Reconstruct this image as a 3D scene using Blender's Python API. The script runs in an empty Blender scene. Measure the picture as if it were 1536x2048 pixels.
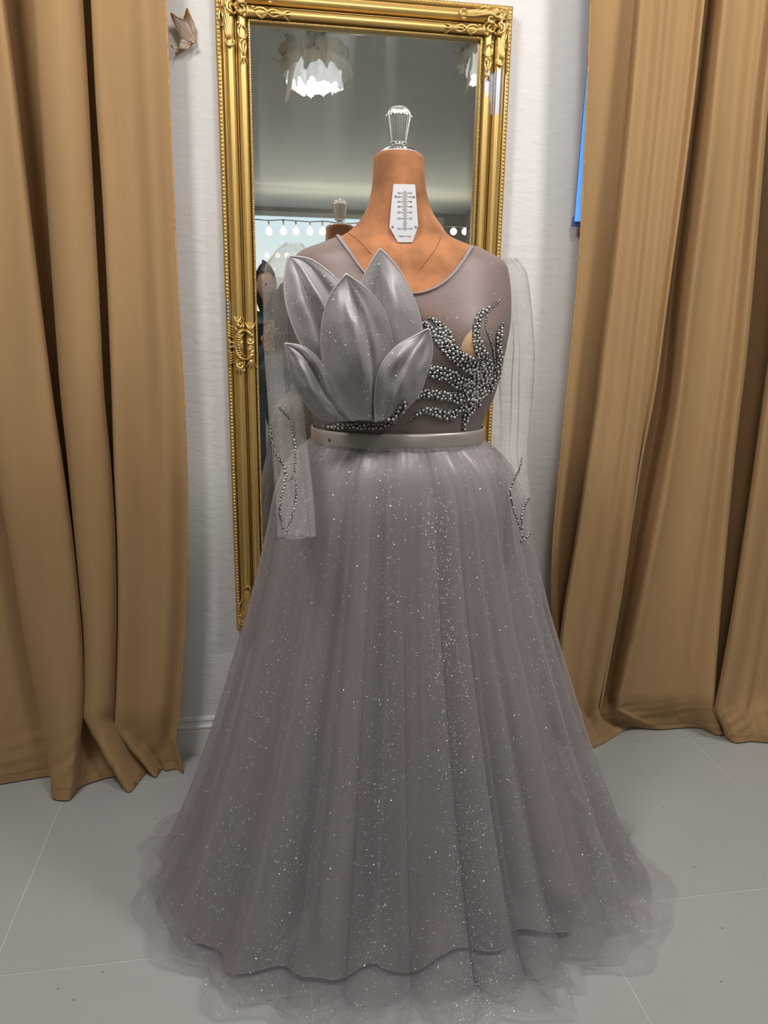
import bpy, math, random
import numpy as np
from mathutils import Vector, Matrix
from mathutils.bvhtree import BVHTree

random.seed(7)
RNG = np.random.default_rng(7)
PI = math.pi
SC = bpy.context.scene
COL = SC.collection

# ------------------------------------------------------------------ camera
# World: X along the mirror wall, Y from the camera into the wall, Z up.
FOC, CX, CY, CAMZ = 1490.0, 768.0, 1024.0, 1.215
ROT = np.array([[0.9873261078380104, -0.024239280520808076, 0.15684264108104987],
                [-0.1579958857431635, -0.24341642559617468, 0.9569669502329823],
                [0.014981884717173469, -0.969618946303039, -0.2441610986633739]])
cam_data = bpy.data.cameras.new('camera')
cam = bpy.data.objects.new('camera', cam_data)
COL.objects.link(cam)
cam_data.sensor_fit = 'AUTO'
cam_data.sensor_width = 36.0
cam_data.lens = FOC / 2048.0 * 36.0
cam_data.clip_start = 0.02
cam.matrix_world = Matrix(((ROT[0][0], -ROT[0][1], -ROT[0][2], 0),
                           (ROT[1][0], -ROT[1][1], -ROT[1][2], 0),
                           (ROT[2][0], -ROT[2][1], -ROT[2][2], CAMZ),
                           (0, 0, 0, 1)))
SC.camera = cam

# ------------------------------------------------------------------ light and exposure
LAMP_STRENGTH = 6.0
PAPER_GLOW = 0.42
ADDED_LIGHTS = [((-0.62, 0.60, 2.62), (0.0, 1.9, 0.9), 20.0), ((1.62, 0.60, 2.62), (0.6, 1.9, 0.9), 20.5), ((0.45, 0.42, 2.62), (0.35, 1.7, 0.7), 11.0)]   # added unseen lights that brighten the scene: place, aim, watts
WINDOW_SKY = 1.4
BULB_STRENGTH = 30.0
SC.view_settings.view_transform = 'Standard'
SC.view_settings.look = 'None'
SC.view_settings.gamma = 1.0
SC.view_settings.use_curve_mapping = False
SC.view_settings.exposure = 0.0
SC.cycles.use_denoising = True
SC.cycles.max_bounces = 8
SC.cycles.diffuse_bounces = 4
SC.cycles.glossy_bounces = 4
SC.cycles.transmission_bounces = 5
SC.cycles.transparent_max_bounces = 24
SC.cycles.sample_clamp_indirect = 6.0
SC.cycles.caustics_reflective = False
SC.cycles.caustics_refractive = False

world = bpy.data.worlds.new('daylight')
SC.world = world
world.use_nodes = True
wn, wl = world.node_tree.nodes, world.node_tree.links
wn.clear()
w_out = wn.new('ShaderNodeOutputWorld')
w_bg = wn.new('ShaderNodeBackground')
w_tc = wn.new('ShaderNodeTexCoord')
w_sep = wn.new('ShaderNodeSeparateXYZ')
w_ramp = wn.new('ShaderNodeValToRGB')
w_ramp.color_ramp.elements[0].position = 0.0
w_ramp.color_ramp.elements[0].color = (1.0, 0.90, 0.72, 1)
w_ramp.color_ramp.elements[1].position = 0.14
w_ramp.color_ramp.elements[1].color = (0.62, 0.74, 0.86, 1)
w_bg.inputs['Strength'].default_value = WINDOW_SKY
wl.new(w_tc.outputs['Generated'], w_sep.inputs[0])
wl.new(w_sep.outputs['Z'], w_ramp.inputs[0])
wl.new(w_ramp.outputs[0], w_bg.inputs['Color'])
wl.new(w_bg.outputs[0], w_out.inputs[0])

# daylight portal in the shop window behind the photographer
WIN_X0, WIN_X1, WIN_Z0, WIN_Z1, WIN_Y = -1.9, 2.6, 0.35, 2.70, -7.0
pd = bpy.data.lights.new('window_portal', 'AREA')
pd.shape = 'RECTANGLE'
pd.size, pd.size_y = WIN_X1 - WIN_X0, WIN_Z1 - WIN_Z0
pd.cycles.is_portal = True
po = bpy.data.objects.new('window_portal', pd)
COL.objects.link(po)
po.location = ((WIN_X0 + WIN_X1) / 2, WIN_Y - 0.10, (WIN_Z0 + WIN_Z1) / 2)
po.rotation_euler = (PI / 2, 0, 0)      # faces +Y, into the room
po['kind'] = 'helper'


# area lamps of the added unseen lights in front of the mirror wall
for sp_loc, sp_aim, sp_w in ADDED_LIGHTS:
    ld = bpy.data.lights.new('added_light_lamp', 'AREA')
    ld.shape = 'DISK'
    ld.size = 0.40
    ld.energy = sp_w
    ld.color = (1.0, 0.965, 0.925)
    lo = bpy.data.objects.new('added_light_lamp', ld)
    COL.objects.link(lo)
    lo.location = sp_loc
    lo.rotation_euler = (Vector(sp_aim) - Vector(sp_loc)).to_track_quat('-Z', 'Y').to_euler()


# ------------------------------------------------------------------ helpers
def ray(px, py):
    return ROT @ np.array([px - CX, py - CY, FOC])


def at(px, py, depth):
    """Point seen at photo pixel (px, py) that stands at distance Y=depth from the camera."""
    v = ray(px, py)
    return v / v[1] * depth + np.array([0, 0, CAMZ])


def on_floor(px, py, z=0.0):
    v = ray(px, py)
    return v * ((z - CAMZ) / v[2]) + np.array([0, 0, CAMZ])


def pix(p):
    c = ROT.T @ (np.asarray(p, float) - np.array([0, 0, CAMZ]))
    return CX + FOC * c[0] / c[2], CY + FOC * c[1] / c[2]


def pix_many(P):
    c = (np.asarray(P) - np.array([0, 0, CAMZ])) @ ROT
    return CX + FOC * c[:, 0] / c[:, 2], CY + FOC * c[:, 1] / c[:, 2]


def s2l(c):
    return tuple((v / 255 / 12.92) if v / 255 <= 0.04045 else ((v / 255 + 0.055) / 1.055) ** 2.4 for v in c)


def catmull(pts, n, closed=False):
    """Centripetal-like smooth curve through pts (k,d), n samples per segment."""
    p = np.asarray(pts, float)
    k = len(p)
    out = []
    rng = range(k if closed else k - 1)
    for i in rng:
        p1, p2 = p[i], p[(i + 1) % k]
        p0 = p[i - 1] if (closed or i > 0) else 2 * p1 - p2
        p3 = p[(i + 2) % k] if (closed or i + 2 < k) else 2 * p2 - p1
        d1, d0, d2 = (np.linalg.norm(a) ** .5 + 1e-6 for a in (p2 - p1, p1 - p0, p3 - p2))
        m1 = (p1 - p0) / d0 - (p2 - p0) / (d0 + d1) + (p2 - p1) / d1
        m2 = (p2 - p1) / d1 - (p3 - p1) / (d1 + d2) + (p3 - p2) / d2
        m1, m2 = m1 * d1, m2 * d1
        for j in range(n):
            t = j / n
            t2, t3 = t * t, t * t * t
            out.append((2 * t3 - 3 * t2 + 1) * p1 + (t3 - 2 * t2 + t) * m1 + (-2 * t3 + 3 * t2) * p2 + (t3 - t2) * m2)
    if not closed:
        out.append(p[-1])
    return np.array(out)


def resample(pts, n):
    p = np.asarray(pts, float)
    d = np.r_[0, np.cumsum(np.linalg.norm(np.diff(p, axis=0), axis=1))]
    t = np.linspace(0, d[-1], n)
    return np.stack([np.interp(t, d, p[:, i]) for i in range(p.shape[1])], 1)


def sstep(x):
    x = np.clip(x, 0, 1)
    return x * x * (3 - 2 * x)


class MB:
    """Collects geometry that becomes ONE mesh object."""
    def __init__(self):
        self.v, self.f, self.m, self.n = [], [], [], 0

    def add(self, verts, faces, mi=0):
        verts = np.asarray(verts, float)
        self.v.append(verts)
        for f in faces:
            self.f.append(tuple(int(i) + self.n for i in f))
            self.m.append(mi)
        self.n += len(verts)
        return self

    def grid(self, A, wrap_u=False, wrap_v=False, mi=0, keep=None):
        nu, nv = A.shape[:2]
        F = []
        for i in range(nu if wrap_u else nu - 1):
            i2 = (i + 1) % nu
            for j in range(nv if wrap_v else nv - 1):
                j2 = (j + 1) % nv
                if keep is None or keep[i, j]:
                    F.append((i * nv + j, i2 * nv + j, i2 * nv + j2, i * nv + j2))
        return self.add(A.reshape(-1, 3), F, mi)

    def box(self, lo, hi, mi=0):
        x0, y0, z0 = lo
        x1, y1, z1 = hi
        v = [(x0, y0, z0), (x1, y0, z0), (x1, y1, z0), (x0, y1, z0), (x0, y0, z1), (x1, y0, z1), (x1, y1, z1), (x0, y1, z1)]
        f = [(3, 2, 1, 0), (4, 5, 6, 7), (0, 1, 5, 4), (1, 2, 6, 5), (2, 3, 7, 6), (3, 0, 4, 7)]
        return self.add(v, f, mi)

    def tube(self, pts, rad, n=8, flat=1.0, up=None, cap=True, mi=0):
        p = np.asarray(pts, float)
        k = len(p)
        r = np.broadcast_to(np.asarray(rad, float), (k,))
        t = np.gradient(p, axis=0)
        t /= np.linalg.norm(t, axis=1)[:, None] + 1e-12
        u = np.array(up if up is not None else (0, 0, 1.0))
        if up is None and abs(t[0] @ u) > .9:
            u = np.array((1.0, 0, 0))
        A = np.zeros((k, n, 3))
        for i in range(k):
            s = np.cross(t[i], u)
            if np.linalg.norm(s) < 1e-6:
                s = np.cross(t[i], (1, .3, .2))
            s /= np.linalg.norm(s)
            w = np.cross(s, t[i])
            if up is None:
                u = w
            for j in range(n):
                a = 2 * PI * j / n
                A[i, j] = p[i] + r[i] * (math.cos(a) * s + flat * math.sin(a) * w)
        base = self.n
        self.grid(A, wrap_v=True, mi=mi)
        if cap:
            self.f.append(tuple(base + j for j in range(n))); self.m.append(mi)
            self.f.append(tuple(base + (k - 1) * n + j for j in reversed(range(n)))); self.m.append(mi)
        return self

    def lathe(self, prof, center=(0, 0, 0), n=32, mi=0, flute=0.0, nf=0):
        pr = np.asarray(prof, float)
        a = np.linspace(0, 2 * PI, n, endpoint=False)
        fl = 1 + flute * np.cos(nf * a) if nf else np.ones(n)
        A = np.zeros((len(pr), n, 3))
        A[:, :, 0] = center[0] + pr[:, :1] * np.cos(a) * fl
        A[:, :, 1] = center[1] + pr[:, :1] * np.sin(a) * fl
        A[:, :, 2] = center[2] + pr[:, 1:]
        return self.grid(A.transpose(1, 0, 2)[:, ::-1], wrap_u=True, mi=mi)

    def build(self, name, mats, parent=None, smooth=True, origin=None):
        me = bpy.data.meshes.new(name)
        V = np.concatenate(self.v)
        o = np.array(origin if origin is not None else ROOT_AT.get(parent.name, (0, 0, 0)) if parent else (0, 0, 0), float)
        me.from_pydata((V - o).tolist(), [], self.f)
        for m in (mats if isinstance(mats, (list, tuple)) else [mats]):
            me.materials.append(m)
        me.polygons.foreach_set('material_index', self.m)
        me.polygons.foreach_set('use_smooth', [smooth] * len(me.polygons))
        me.update()
        ob = bpy.data.objects.new(name, me)
        COL.objects.link(ob)
        if parent:
            ob.parent = parent
            po_ = np.array(ROOT_AT.get(parent.name, (0, 0, 0)))
            ob.location = o - po_
        else:
            ob.location = o
        ROOT_AT[ob.name] = tuple(o)
        return ob


ROOT_AT = {}


def thing(name, label, cat, loc, group=None):
    o = bpy.data.objects.new(name, None)
    o.empty_display_size = 0.05
    COL.objects.link(o)
    o.location = loc
    ROOT_AT[o.name] = tuple(loc)
    o['label'] = label
    o['category'] = cat
    if group:
        o['group'] = group
    return o


def structure(o):
    o['kind'] = 'structure'
    return o


def stuff(o):
    o['kind'] = 'stuff'
    return o


def ico(sub):
    import bmesh
    b = bmesh.new()
    bmesh.ops.create_icosphere(b, subdivisions=sub, radius=1.0)
    v = np.array([x.co[:] for x in b.verts])
    f = [[x.index for x in fc.verts] for fc in b.faces]
    b.free()
    return v, f


ICO1, ICO2, ICO3 = ico(1), ico(2), ico(3)


def bvh_of(A, wrap_u=False, keep=None):
    m = MB().grid(A, wrap_u=wrap_u, keep=keep)
    return BVHTree.FromPolygons([Vector(v) for v in np.concatenate(m.v)], m.f)


def hit(bvh, px, py):
    """Where the line of sight through a photo pixel meets a built surface (point, normal to viewer)."""
    d = Vector(ray(px, py)).normalized()
    loc, nor, idx, dist = bvh.ray_cast(Vector((0, 0, CAMZ)), d)
    if loc is None:
        return None, None
    if nor.dot(d) > 0:
        nor = -nor
    return np.array(loc), np.array(nor)


# ------------------------------------------------------------------ materials
def mat(name, rgb, rough=0.5, metal=0.0, spec=0.5, sheen=0.0, sheen_rgb=None, emit=None, emit_s=0.0,
        vary=0.0, vary_scale=8.0, vary_stretch=(1, 1, 1), bump=0.0, bump_scale=200.0, bump_stretch=(1, 1, 1), aniso=0.0):
    m = bpy.data.materials.new(name)
    m.use_nodes = True
    n, l = m.node_tree.nodes, m.node_tree.links
    b = n['Principled BSDF']
    b.inputs['Base Color'].default_value = (*rgb, 1)
    b.inputs['Roughness'].default_value = rough
    b.inputs['Metallic'].default_value = metal
    b.inputs['Specular IOR Level'].default_value = spec
    if aniso:
        b.inputs['Anisotropic'].default_value = aniso
    if sheen:
        b.inputs['Sheen Weight'].default_value = sheen
        b.inputs['Sheen Roughness'].default_value = 0.45
        b.inputs['Sheen Tint'].default_value = (*(sheen_rgb or rgb), 1)
    if emit:
        b.inputs['Emission Color'].default_value = (*emit, 1)
        b.inputs['Emission Strength'].default_value = emit_s
    tc = n.new('ShaderNodeTexCoord')
    if vary:
        mp = n.new('ShaderNodeMapping'); mp.inputs['Scale'].default_value = vary_stretch
        nz = n.new('ShaderNodeTexNoise'); nz.inputs['Scale'].default_value = vary_scale; nz.inputs['Detail'].default_value = 5
        mr = n.new('ShaderNodeMapRange')
        mr.inputs[1].default_value, mr.inputs[2].default_value = 0.3, 0.7
        mr.inputs[3].default_value, mr.inputs[4].default_value = 1 - vary, 1 + vary
        mx = n.new('ShaderNodeMix'); mx.data_type = 'RGBA'; mx.blend_type = 'MULTIPLY'; mx.inputs[0].default_value = 1
        mx.inputs[6].default_value = (*rgb, 1)
        l.new(tc.outputs['Object'], mp.inputs[0]); l.new(mp.outputs[0], nz.inputs['Vector'])
        l.new(nz.outputs['Fac'], mr.inputs[0]); l.new(mr.outputs[0], mx.inputs[7])
        l.new(mx.outputs[2], b.inputs['Base Color'])
    if bump:
        mp = n.new('ShaderNodeMapping'); mp.inputs['Scale'].default_value = bump_stretch
        nz = n.new('ShaderNodeTexNoise'); nz.inputs['Scale'].default_value = bump_scale; nz.inputs['Detail'].default_value = 4
        bp = n.new('ShaderNodeBump'); bp.inputs['Strength'].default_value = bump; bp.inputs['Distance'].default_value = 0.004
        l.new(tc.outputs['Object'], mp.inputs[0]); l.new(mp.outputs[0], nz.inputs['Vector'])
        l.new(nz.outputs['Fac'], bp.inputs['Height']); l.new(bp.outputs[0], b.inputs['Normal'])
    return m


def tulle_mat(name, rgb, density, rough=0.6, vary=0.0):
    """Sheer net: a share of threads per unit area, so it looks denser where seen edge on."""
    m = bpy.data.materials.new(name)
    m.use_nodes = True
    n, l = m.node_tree.nodes, m.node_tree.links
    n.clear()
    out = n.new('ShaderNodeOutputMaterial')
    tr = n.new('ShaderNodeBsdfTransparent')
    df = n.new('ShaderNodeBsdfDiffuse'); df.inputs['Color'].default_value = (*rgb, 1)
    tl = n.new('ShaderNodeBsdfTranslucent'); tl.inputs['Color'].default_value = (*rgb, 1)
    gl = n.new('ShaderNodeBsdfGlossy'); gl.inputs['Color'].default_value = (.7, .7, .7, 1); gl.inputs['Roughness'].default_value = .45
    m1 = n.new('ShaderNodeMixShader'); m1.inputs[0].default_value = 0.35
    m2 = n.new('ShaderNodeMixShader'); m2.inputs[0].default_value = 0.08
    m3 = n.new('ShaderNodeMixShader')
    lw = n.new('ShaderNodeLayerWeight'); lw.inputs['Blend'].default_value = 0.5
    c = n.new('ShaderNodeMath'); c.operation = 'SUBTRACT'; c.inputs[0].default_value = 1.0
    mx = n.new('ShaderNodeMath'); mx.operation = 'MAXIMUM'; mx.inputs[1].default_value = 0.12
    dv = n.new('ShaderNodeMath'); dv.operation = 'DIVIDE'; dv.inputs[0].default_value = 1.0
    pw = n.new('ShaderNodeMath'); pw.operation = 'POWER'; pw.inputs[0].default_value = 1 - density
    on = n.new('ShaderNodeMath'); on.operation = 'SUBTRACT'; on.inputs[0].default_value = 1.0
    l.new(lw.outputs['Facing'], c.inputs[1]); l.new(c.outputs[0], mx.inputs[0]); l.new(mx.outputs[0], dv.inputs[1])
    l.new(dv.outputs[0], pw.inputs[1]); l.new(pw.outputs[0], on.inputs[1]); l.new(on.outputs[0], m3.inputs[0])
    l.new(df.outputs[0], m1.inputs[1]); l.new(tl.outputs[0], m1.inputs[2])
    l.new(m1.outputs[0], m2.inputs[1]); l.new(gl.outputs[0], m2.inputs[2])
    l.new(tr.outputs[0], m3.inputs[1]); l.new(m2.outputs[0], m3.inputs[2]); l.new(m3.outputs[0], out.inputs[0])
    return m


M_WALL = mat('white_plaster', (.80, .775, .765), .75, vary=.02, vary_scale=3, bump=.55, bump_scale=26, bump_stretch=(1, 1, 2.2))
M_ROOM = mat('grey_plaster', (.28, .275, .265), .7, vary=.04, vary_scale=2)
M_CEIL = mat('ceiling_paint', (.80, .80, .765), .45, vary=.03, vary_scale=1.5)
M_BASE = mat('baseboard_paint', (.78, .77, .75), .4)
M_TILE = mat('polished_grey_tile', (.455, .465, .465), .16, spec=.45, vary=.05, vary_scale=1.3)
M_GROUT = mat('pale_grout', (.68, .67, .64), .9, spec=.05)
M_VELVET = mat('tan_velvet', (.405, .252, .122), .85, spec=.15, sheen=.2, sheen_rgb=(.85, .62, .36), vary=.10, vary_scale=6,
               vary_stretch=(1.2, 1.2, .16), bump=.06, bump_scale=500)
M_HEM = mat('tan_stitched_edge', (.52, .29, .10), .8, vary=.25, vary_scale=120)
M_GOLD = mat('gilded_plaster', (.74, .50, .17), .36, metal=.70, vary=.03, vary_scale=22, vary_stretch=(1, 1, .35), bump=.02, bump_scale=60)
M_GOLD2 = mat('gilded_relief', (.80, .55, .20), .36, metal=.65, vary=.18, vary_scale=60)
M_GROOVE_SHADE = mat('dark_gold_groove_shade', (.20, .115, .03), .5, metal=.5)  # painted shade for the grooves of the mirror frame
M_SILVER = mat('bare_silver_patch', (.62, .61, .66), .3, metal=.85)
M_RABBET = mat('dark_rabbet', (.05, .035, .02), .7)
M_SATIN = mat('mauve_grey_satin', (.395, .345, .355), .34, metal=.15, spec=.8, sheen=.15, sheen_rgb=(.8, .76, .78), vary=.04, vary_scale=5, bump=.04, bump_scale=260)
M_PETAL = mat('silver_grey_satin', (.36, .33, .337), .43, metal=.15, spec=.7, sheen=.12, sheen_rgb=(.8, .78, .8), vary=.04, vary_scale=9, bump=.05, bump_scale=240)
M_RIM = mat('petal_piping_satin', (.50, .465, .47), .4, metal=.1)
M_BAND = mat('waistband_satin', (.42, .37, .335), .33, metal=.2, spec=.8, vary=.06, vary_scale=14, bump=.05, bump_scale=200)
M_BIND = mat('neck_binding', (.30, .27, .285), .6)
M_TULLE = tulle_mat('outer_tulle', (.55, .51, .53), .21)
M_TULLE2 = tulle_mat('inner_tulle', (.50, .455, .475), .21)
M_SLEEVE = tulle_mat('sleeve_tulle', (.56, .53, .515), .17)
M_YOKE = tulle_mat('bodice_net', (.37, .315, .31), .60)
M_NUDE = mat('nude_lining', (.60, .40, .22), .7)
M_FORM = mat('peach_velvet', (.43, .185, .085), .8, spec=.2, sheen=.4, sheen_rgb=(.95, .66, .46), vary=.32, vary_scale=20, bump=.05, bump_scale=400)
M_SEAM = mat('seam_line', (.30, .11, .045), .9)
M_CHROME = mat('chrome', (.78, .79, .80), .10, metal=1.0)
M_CRYSTAL = mat('silvered_crystal', (.97, .95, .94), .10, metal=.9)
M_CAP = mat('neck_cap', (.74, .72, .70), .22, metal=.45)
M_BLACK = mat('black_ink', (.012, .012, .014), .6)
M_PLATE = mat('white_enamel', (.66, .65, .70), .28)
M_SLOT = mat('scale_slot', (.34, .33, .31), .45)
M_PEARL = mat('grey_pearl', (.60, .58, .565), .22, metal=.6, spec=.8)
M_BEADBACK = mat('bead_backing', (.045, .04, .042), .7)
M_GLIT = mat('silver_glitter', (.93, .92, .93), .32, metal=.15, spec=.9)
M_WING = mat('brushed_wing', (.50, .43, .38), .45, metal=.15, vary=.15, vary_scale=60, vary_stretch=(1, 1, .4))
M_BRONZE = mat('bronze_edge', (.42, .20, .055), .32, metal=.85)
M_WIRE = mat('gold_wire', (.60, .40, .16), .28, metal=.95)
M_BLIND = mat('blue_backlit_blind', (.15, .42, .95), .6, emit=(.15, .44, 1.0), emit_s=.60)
M_BLINDRAIL = mat('blind_rail', (.05, .12, .32), .5)
M_FRAME = mat('window_frame_paint', (.55, .56, .56), .5)
M_CORD = mat('dark_cord', (.05, .05, .05), .6)
M_BULB = mat('lit_globe_bulb', (1, .95, .85), .3, emit=(1.0, .90, .72), emit_s=BULB_STRENGTH)
M_LAMP = mat('lit_lamp_bulb', (1, 1, 1), .3, emit=(1.0, .955, .90), emit_s=LAMP_STRENGTH)
M_HAIR = mat('dark_hair', (.022, .022, .030), .5, vary=.3, vary_scale=80)
M_SKIN = mat('skin', (.52, .30, .23), .5, vary=.06, vary_scale=30)
M_TOP = mat('teal_grey_knit', (.035, .060, .066), .85, sheen=.2, vary=.15, vary_scale=120)
M_TROUSERS = mat('dark_teal_cloth', (.030, .055, .060), .85, vary=.15, vary_scale=60)
M_SHOE = mat('dark_shoe', (.02, .02, .02), .5)


def mirror_mat():
    """Silvered glass with a little dust on it."""
    m = bpy.data.materials.new('silvered_glass')
    m.use_nodes = True
    n, l = m.node_tree.nodes, m.node_tree.links
    n.clear()
    out = n.new('ShaderNodeOutputMaterial')
    g = n.new('ShaderNodeBsdfGlossy'); g.inputs['Roughness'].default_value = 0.0; g.inputs['Color'].default_value = (.86, .88, .87, 1)
    g2 = n.new('ShaderNodeBsdfGlossy'); g2.inputs['Roughness'].default_value = .32; g2.inputs['Color'].default_value = (.86, .88, .87, 1)
    tc = n.new('ShaderNodeTexCoord')
    mp = n.new('ShaderNodeMapping'); mp.inputs['Scale'].default_value = (11, 1, 1.1)
    nz = n.new('ShaderNodeTexNoise'); nz.inputs['Scale'].default_value = 1.0; nz.inputs['Detail'].default_value = 4
    mr = n.new('ShaderNodeMapRange'); mr.inputs[1].default_value, mr.inputs[2].default_value = .42, .75
    mr.inputs[3].default_value, mr.inputs[4].default_value = .0, .07
    mx = n.new('ShaderNodeMixShader')
    l.new(tc.outputs['Object'], mp.inputs[0]); l.new(mp.outputs[0], nz.inputs['Vector']); l.new(nz.outputs['Fac'], mr.inputs[0])
    l.new(mr.outputs[0], mx.inputs[0]); l.new(g.outputs[0], mx.inputs[1]); l.new(g2.outputs[0], mx.inputs[2]); l.new(mx.outputs[0], out.inputs[0])
    return m


def pane_mat():
    m = bpy.data.materials.new('window_glass')
    m.use_nodes = True
    n, l = m.node_tree.nodes, m.node_tree.links
    n.clear()
    out = n.new('ShaderNodeOutputMaterial')
    t = n.new('ShaderNodeBsdfTransparent'); t.inputs[0].default_value = (.93, .96, .95, 1)
    g = n.new('ShaderNodeBsdfGlossy'); g.inputs['Roughness'].default_value = 0.02
    mx = n.new('ShaderNodeMixShader'); mx.inputs[0].default_value = .06
    l.new(t.outputs[0], mx.inputs[1]); l.new(g.outputs[0], mx.inputs[2]); l.new(mx.outputs[0], out.inputs[0])
    return m


def paper_mat():
    m = bpy.data.materials.new('crumpled_paper')
    m.use_nodes = True
    n, l = m.node_tree.nodes, m.node_tree.links
    n.clear()
    out = n.new('ShaderNodeOutputMaterial')
    d = n.new('ShaderNodeBsdfDiffuse'); d.inputs[0].default_value = (.80, .77, .66, 1)
    t = n.new('ShaderNodeBsdfTranslucent'); t.inputs[0].default_value = (.62, .60, .50, 1)
    mx = n.new('ShaderNodeMixShader'); mx.inputs[0].default_value = .4
    l.new(d.outputs[0], mx.inputs[1]); l.new(t.outputs[0], mx.inputs[2]); l.new(mx.outputs[0], out.inputs[0])
    return m


def leopard_mat():
    m = bpy.data.materials.new('leopard_case')
    m.use_nodes = True
    n, l = m.node_tree.nodes, m.node_tree.links
    b = n['Principled BSDF']; b.inputs['Roughness'].default_value = .35
    tc = n.new('ShaderNodeTexCoord')
    v = n.new('ShaderNodeTexVoronoi'); v.inputs['Scale'].default_value = 75
    r = n.new('ShaderNodeValToRGB'); r.color_ramp.interpolation = 'CONSTANT'
    r.color_ramp.elements[0].color = (.22, .10, .03, 1)
    r.color_ramp.elements[1].position = .22; r.color_ramp.elements[1].color = (.015, .01, .008, 1)
    e = r.color_ramp.elements.new(.42); e.color = (.62, .42, .20, 1)
    l.new(tc.outputs['Object'], v.inputs['Vector']); l.new(v.outputs['Distance'], r.inputs[0]); l.new(r.outputs[0], b.inputs['Base Color'])
    return m


M_GLOWPAPER = mat('lit_paper', (.85, .84, .80), .7, emit=(.93, .97, 1.0), emit_s=PAPER_GLOW)
M_MIRROR, M_PANE, M_PAPER, M_CASE = mirror_mat(), pane_mat(), paper_mat(), leopard_mat()

# ------------------------------------------------------------------ room
RX0, RX1, RY0, RY1, RZ = -2.34, 3.06, -7.0, 2.0, 2.74
TILE = 0.603
TX0, TY0 = -0.541, 1.864            # a grout crossing read off the photo

floor = structure(MB().box((RX0 - .1, RY0 - .1, -.06), (RX1 + .1, RY1 + .1, -.0012)).build('floor', M_GROUT, smooth=False))
tile_mesh = None
i0, i1 = math.floor((RX0 - TX0) / TILE), math.ceil((RX1 - TX0) / TILE)
j0, j1 = math.floor((RY0 - TY0) / TILE), math.ceil((RY1 - TY0) / TILE)
cut_meshes = {}
for i in range(i0, i1):
    for j in range(j0, j1):
        x0, x1 = max(TX0 + i * TILE, RX0), min(TX0 + (i + 1) * TILE, RX1)
        y0, y1 = max(TY0 + j * TILE, RY0), min(TY0 + (j + 1) * TILE, RY1)
        if x1 - x0 < .02 or y1 - y0 < .02:
            continue
        key = (round(x1 - x0, 3), round(y1 - y0, 3))
        if key not in cut_meshes:
            w, h, g, bv = x1 - x0, y1 - y0, .0012, .00025
            v = [(g, g, -.0011), (w - g, g, -.0011), (w - g, h - g, -.0011), (g, h - g, -.0011),
                 (g, g, -bv), (w - g, g, -bv), (w - g, h - g, -bv), (g, h - g, -bv),
                 (g + bv, g + bv, 0), (w - g - bv, g + bv, 0), (w - g - bv, h - g - bv, 0), (g + bv, h - g - bv, 0)]
            f = [(0, 1, 5, 4), (1, 2, 6, 5), (2, 3, 7, 6), (3, 0, 4, 7), (4, 5, 9, 8), (5, 6, 10, 9), (6, 7, 11, 10), (7, 4, 8, 11), (8, 9, 10, 11)]
            me = bpy.data.meshes.new('tile')
            me.from_pydata(v, [], f)
            me.materials.append(M_TILE)
            me.update()
            cut_meshes[key] = me
        t = bpy.data.objects.new('tile', cut_meshes[key])
        COL.objects.link(t)
        t.parent = floor
        t.location = (x0, y0, 0)

structure(MB().box((RX0 - .1, RY1, -.05), (RX1 + .1, RY1 + .12, RZ + .1)).build('wall_back', M_WALL, smooth=False))
structure(MB().box((RX0 - .12, RY0 - .2, -.05), (RX0, RY1 + .1, RZ + .1)).build('wall_left', M_ROOM, smooth=False))
structure(MB().box((RX1, RY0 - .2, -.05), (RX1 + .12, RY1 + .1, RZ + .1)).build('wall_right', M_ROOM, smooth=False))
structure(MB().box((RX0 - .12, RY0 - .2, RZ), (RX1 + .12, RY1 + .12, RZ + .1)).build('ceiling', M_CEIL, smooth=False))
wf = MB()
wf.box((RX0, RY0 - .18, 0), (WIN_X0, RY0, RZ)).box((WIN_X1, RY0 - .18, 0), (RX1, RY0, RZ))
wf.box((WIN_X0, RY0 - .18, 0), (WIN_X1, RY0, WIN_Z0)).box((WIN_X0, RY0 - .18, WIN_Z1), (WIN_X1, RY0, RZ))
structure(wf.build('wall_front', M_ROOM, smooth=False))
# shop window: frame with three lights, each with its pane
wfr = MB()
nx = 3
wx = [WIN_X0 + (WIN_X1 - WIN_X0) * k / nx for k in range(nx + 1)]
for k in range(nx + 1):
    c = min(max(wx[k], WIN_X0 + .03), WIN_X1 - .03)
    wfr.box((c - .03, RY0 - .12, WIN_Z0 + .06), (c + .03, RY0 - .06, WIN_Z1 - .06))
wfr.box((WIN_X0, RY0 - .12, WIN_Z0), (WIN_X1, RY0 - .06, WIN_Z0 + .06)).box((WIN_X0, RY0 - .12, WIN_Z1 - .06), (WIN_X1, RY0 - .06, WIN_Z1))
win = structure(wfr.build('window_1', M_FRAME, smooth=False))
for k in range(nx):
    MB().box((wx[k] + .03, RY0 - .094, WIN_Z0 + .06), (wx[k + 1] - .03, RY0 - .086, WIN_Z1 - .06)).build('pane', M_PANE, win, smooth=False)
# pavement outside the shop window
structure(MB().box((-14, -32, -.2), (15, RY0 - .2, -.1)).build('floor_outside', mat('pavement', (.45, .42, .37), .9, vary=.1), smooth=False))

# baseboard along the mirror wall: plinth with a small ogee and bead on top
prof = [(0, 0), (.015, 0), (.015, .070), (.013, .074), (.016, .078), (.016, .084), (.012, .088), (.009, .096), (.011, .102), (.007, .108), (0, .110)]
A = np.zeros((2, len(prof), 3))
for k, x in enumerate((RX0, RX1)):
    for q, (d, z) in enumerate(prof):
        A[k, q] = (x, RY1 - d, z)
structure(MB().grid(A).build('baseboard_back', M_BASE, smooth=False))

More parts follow.
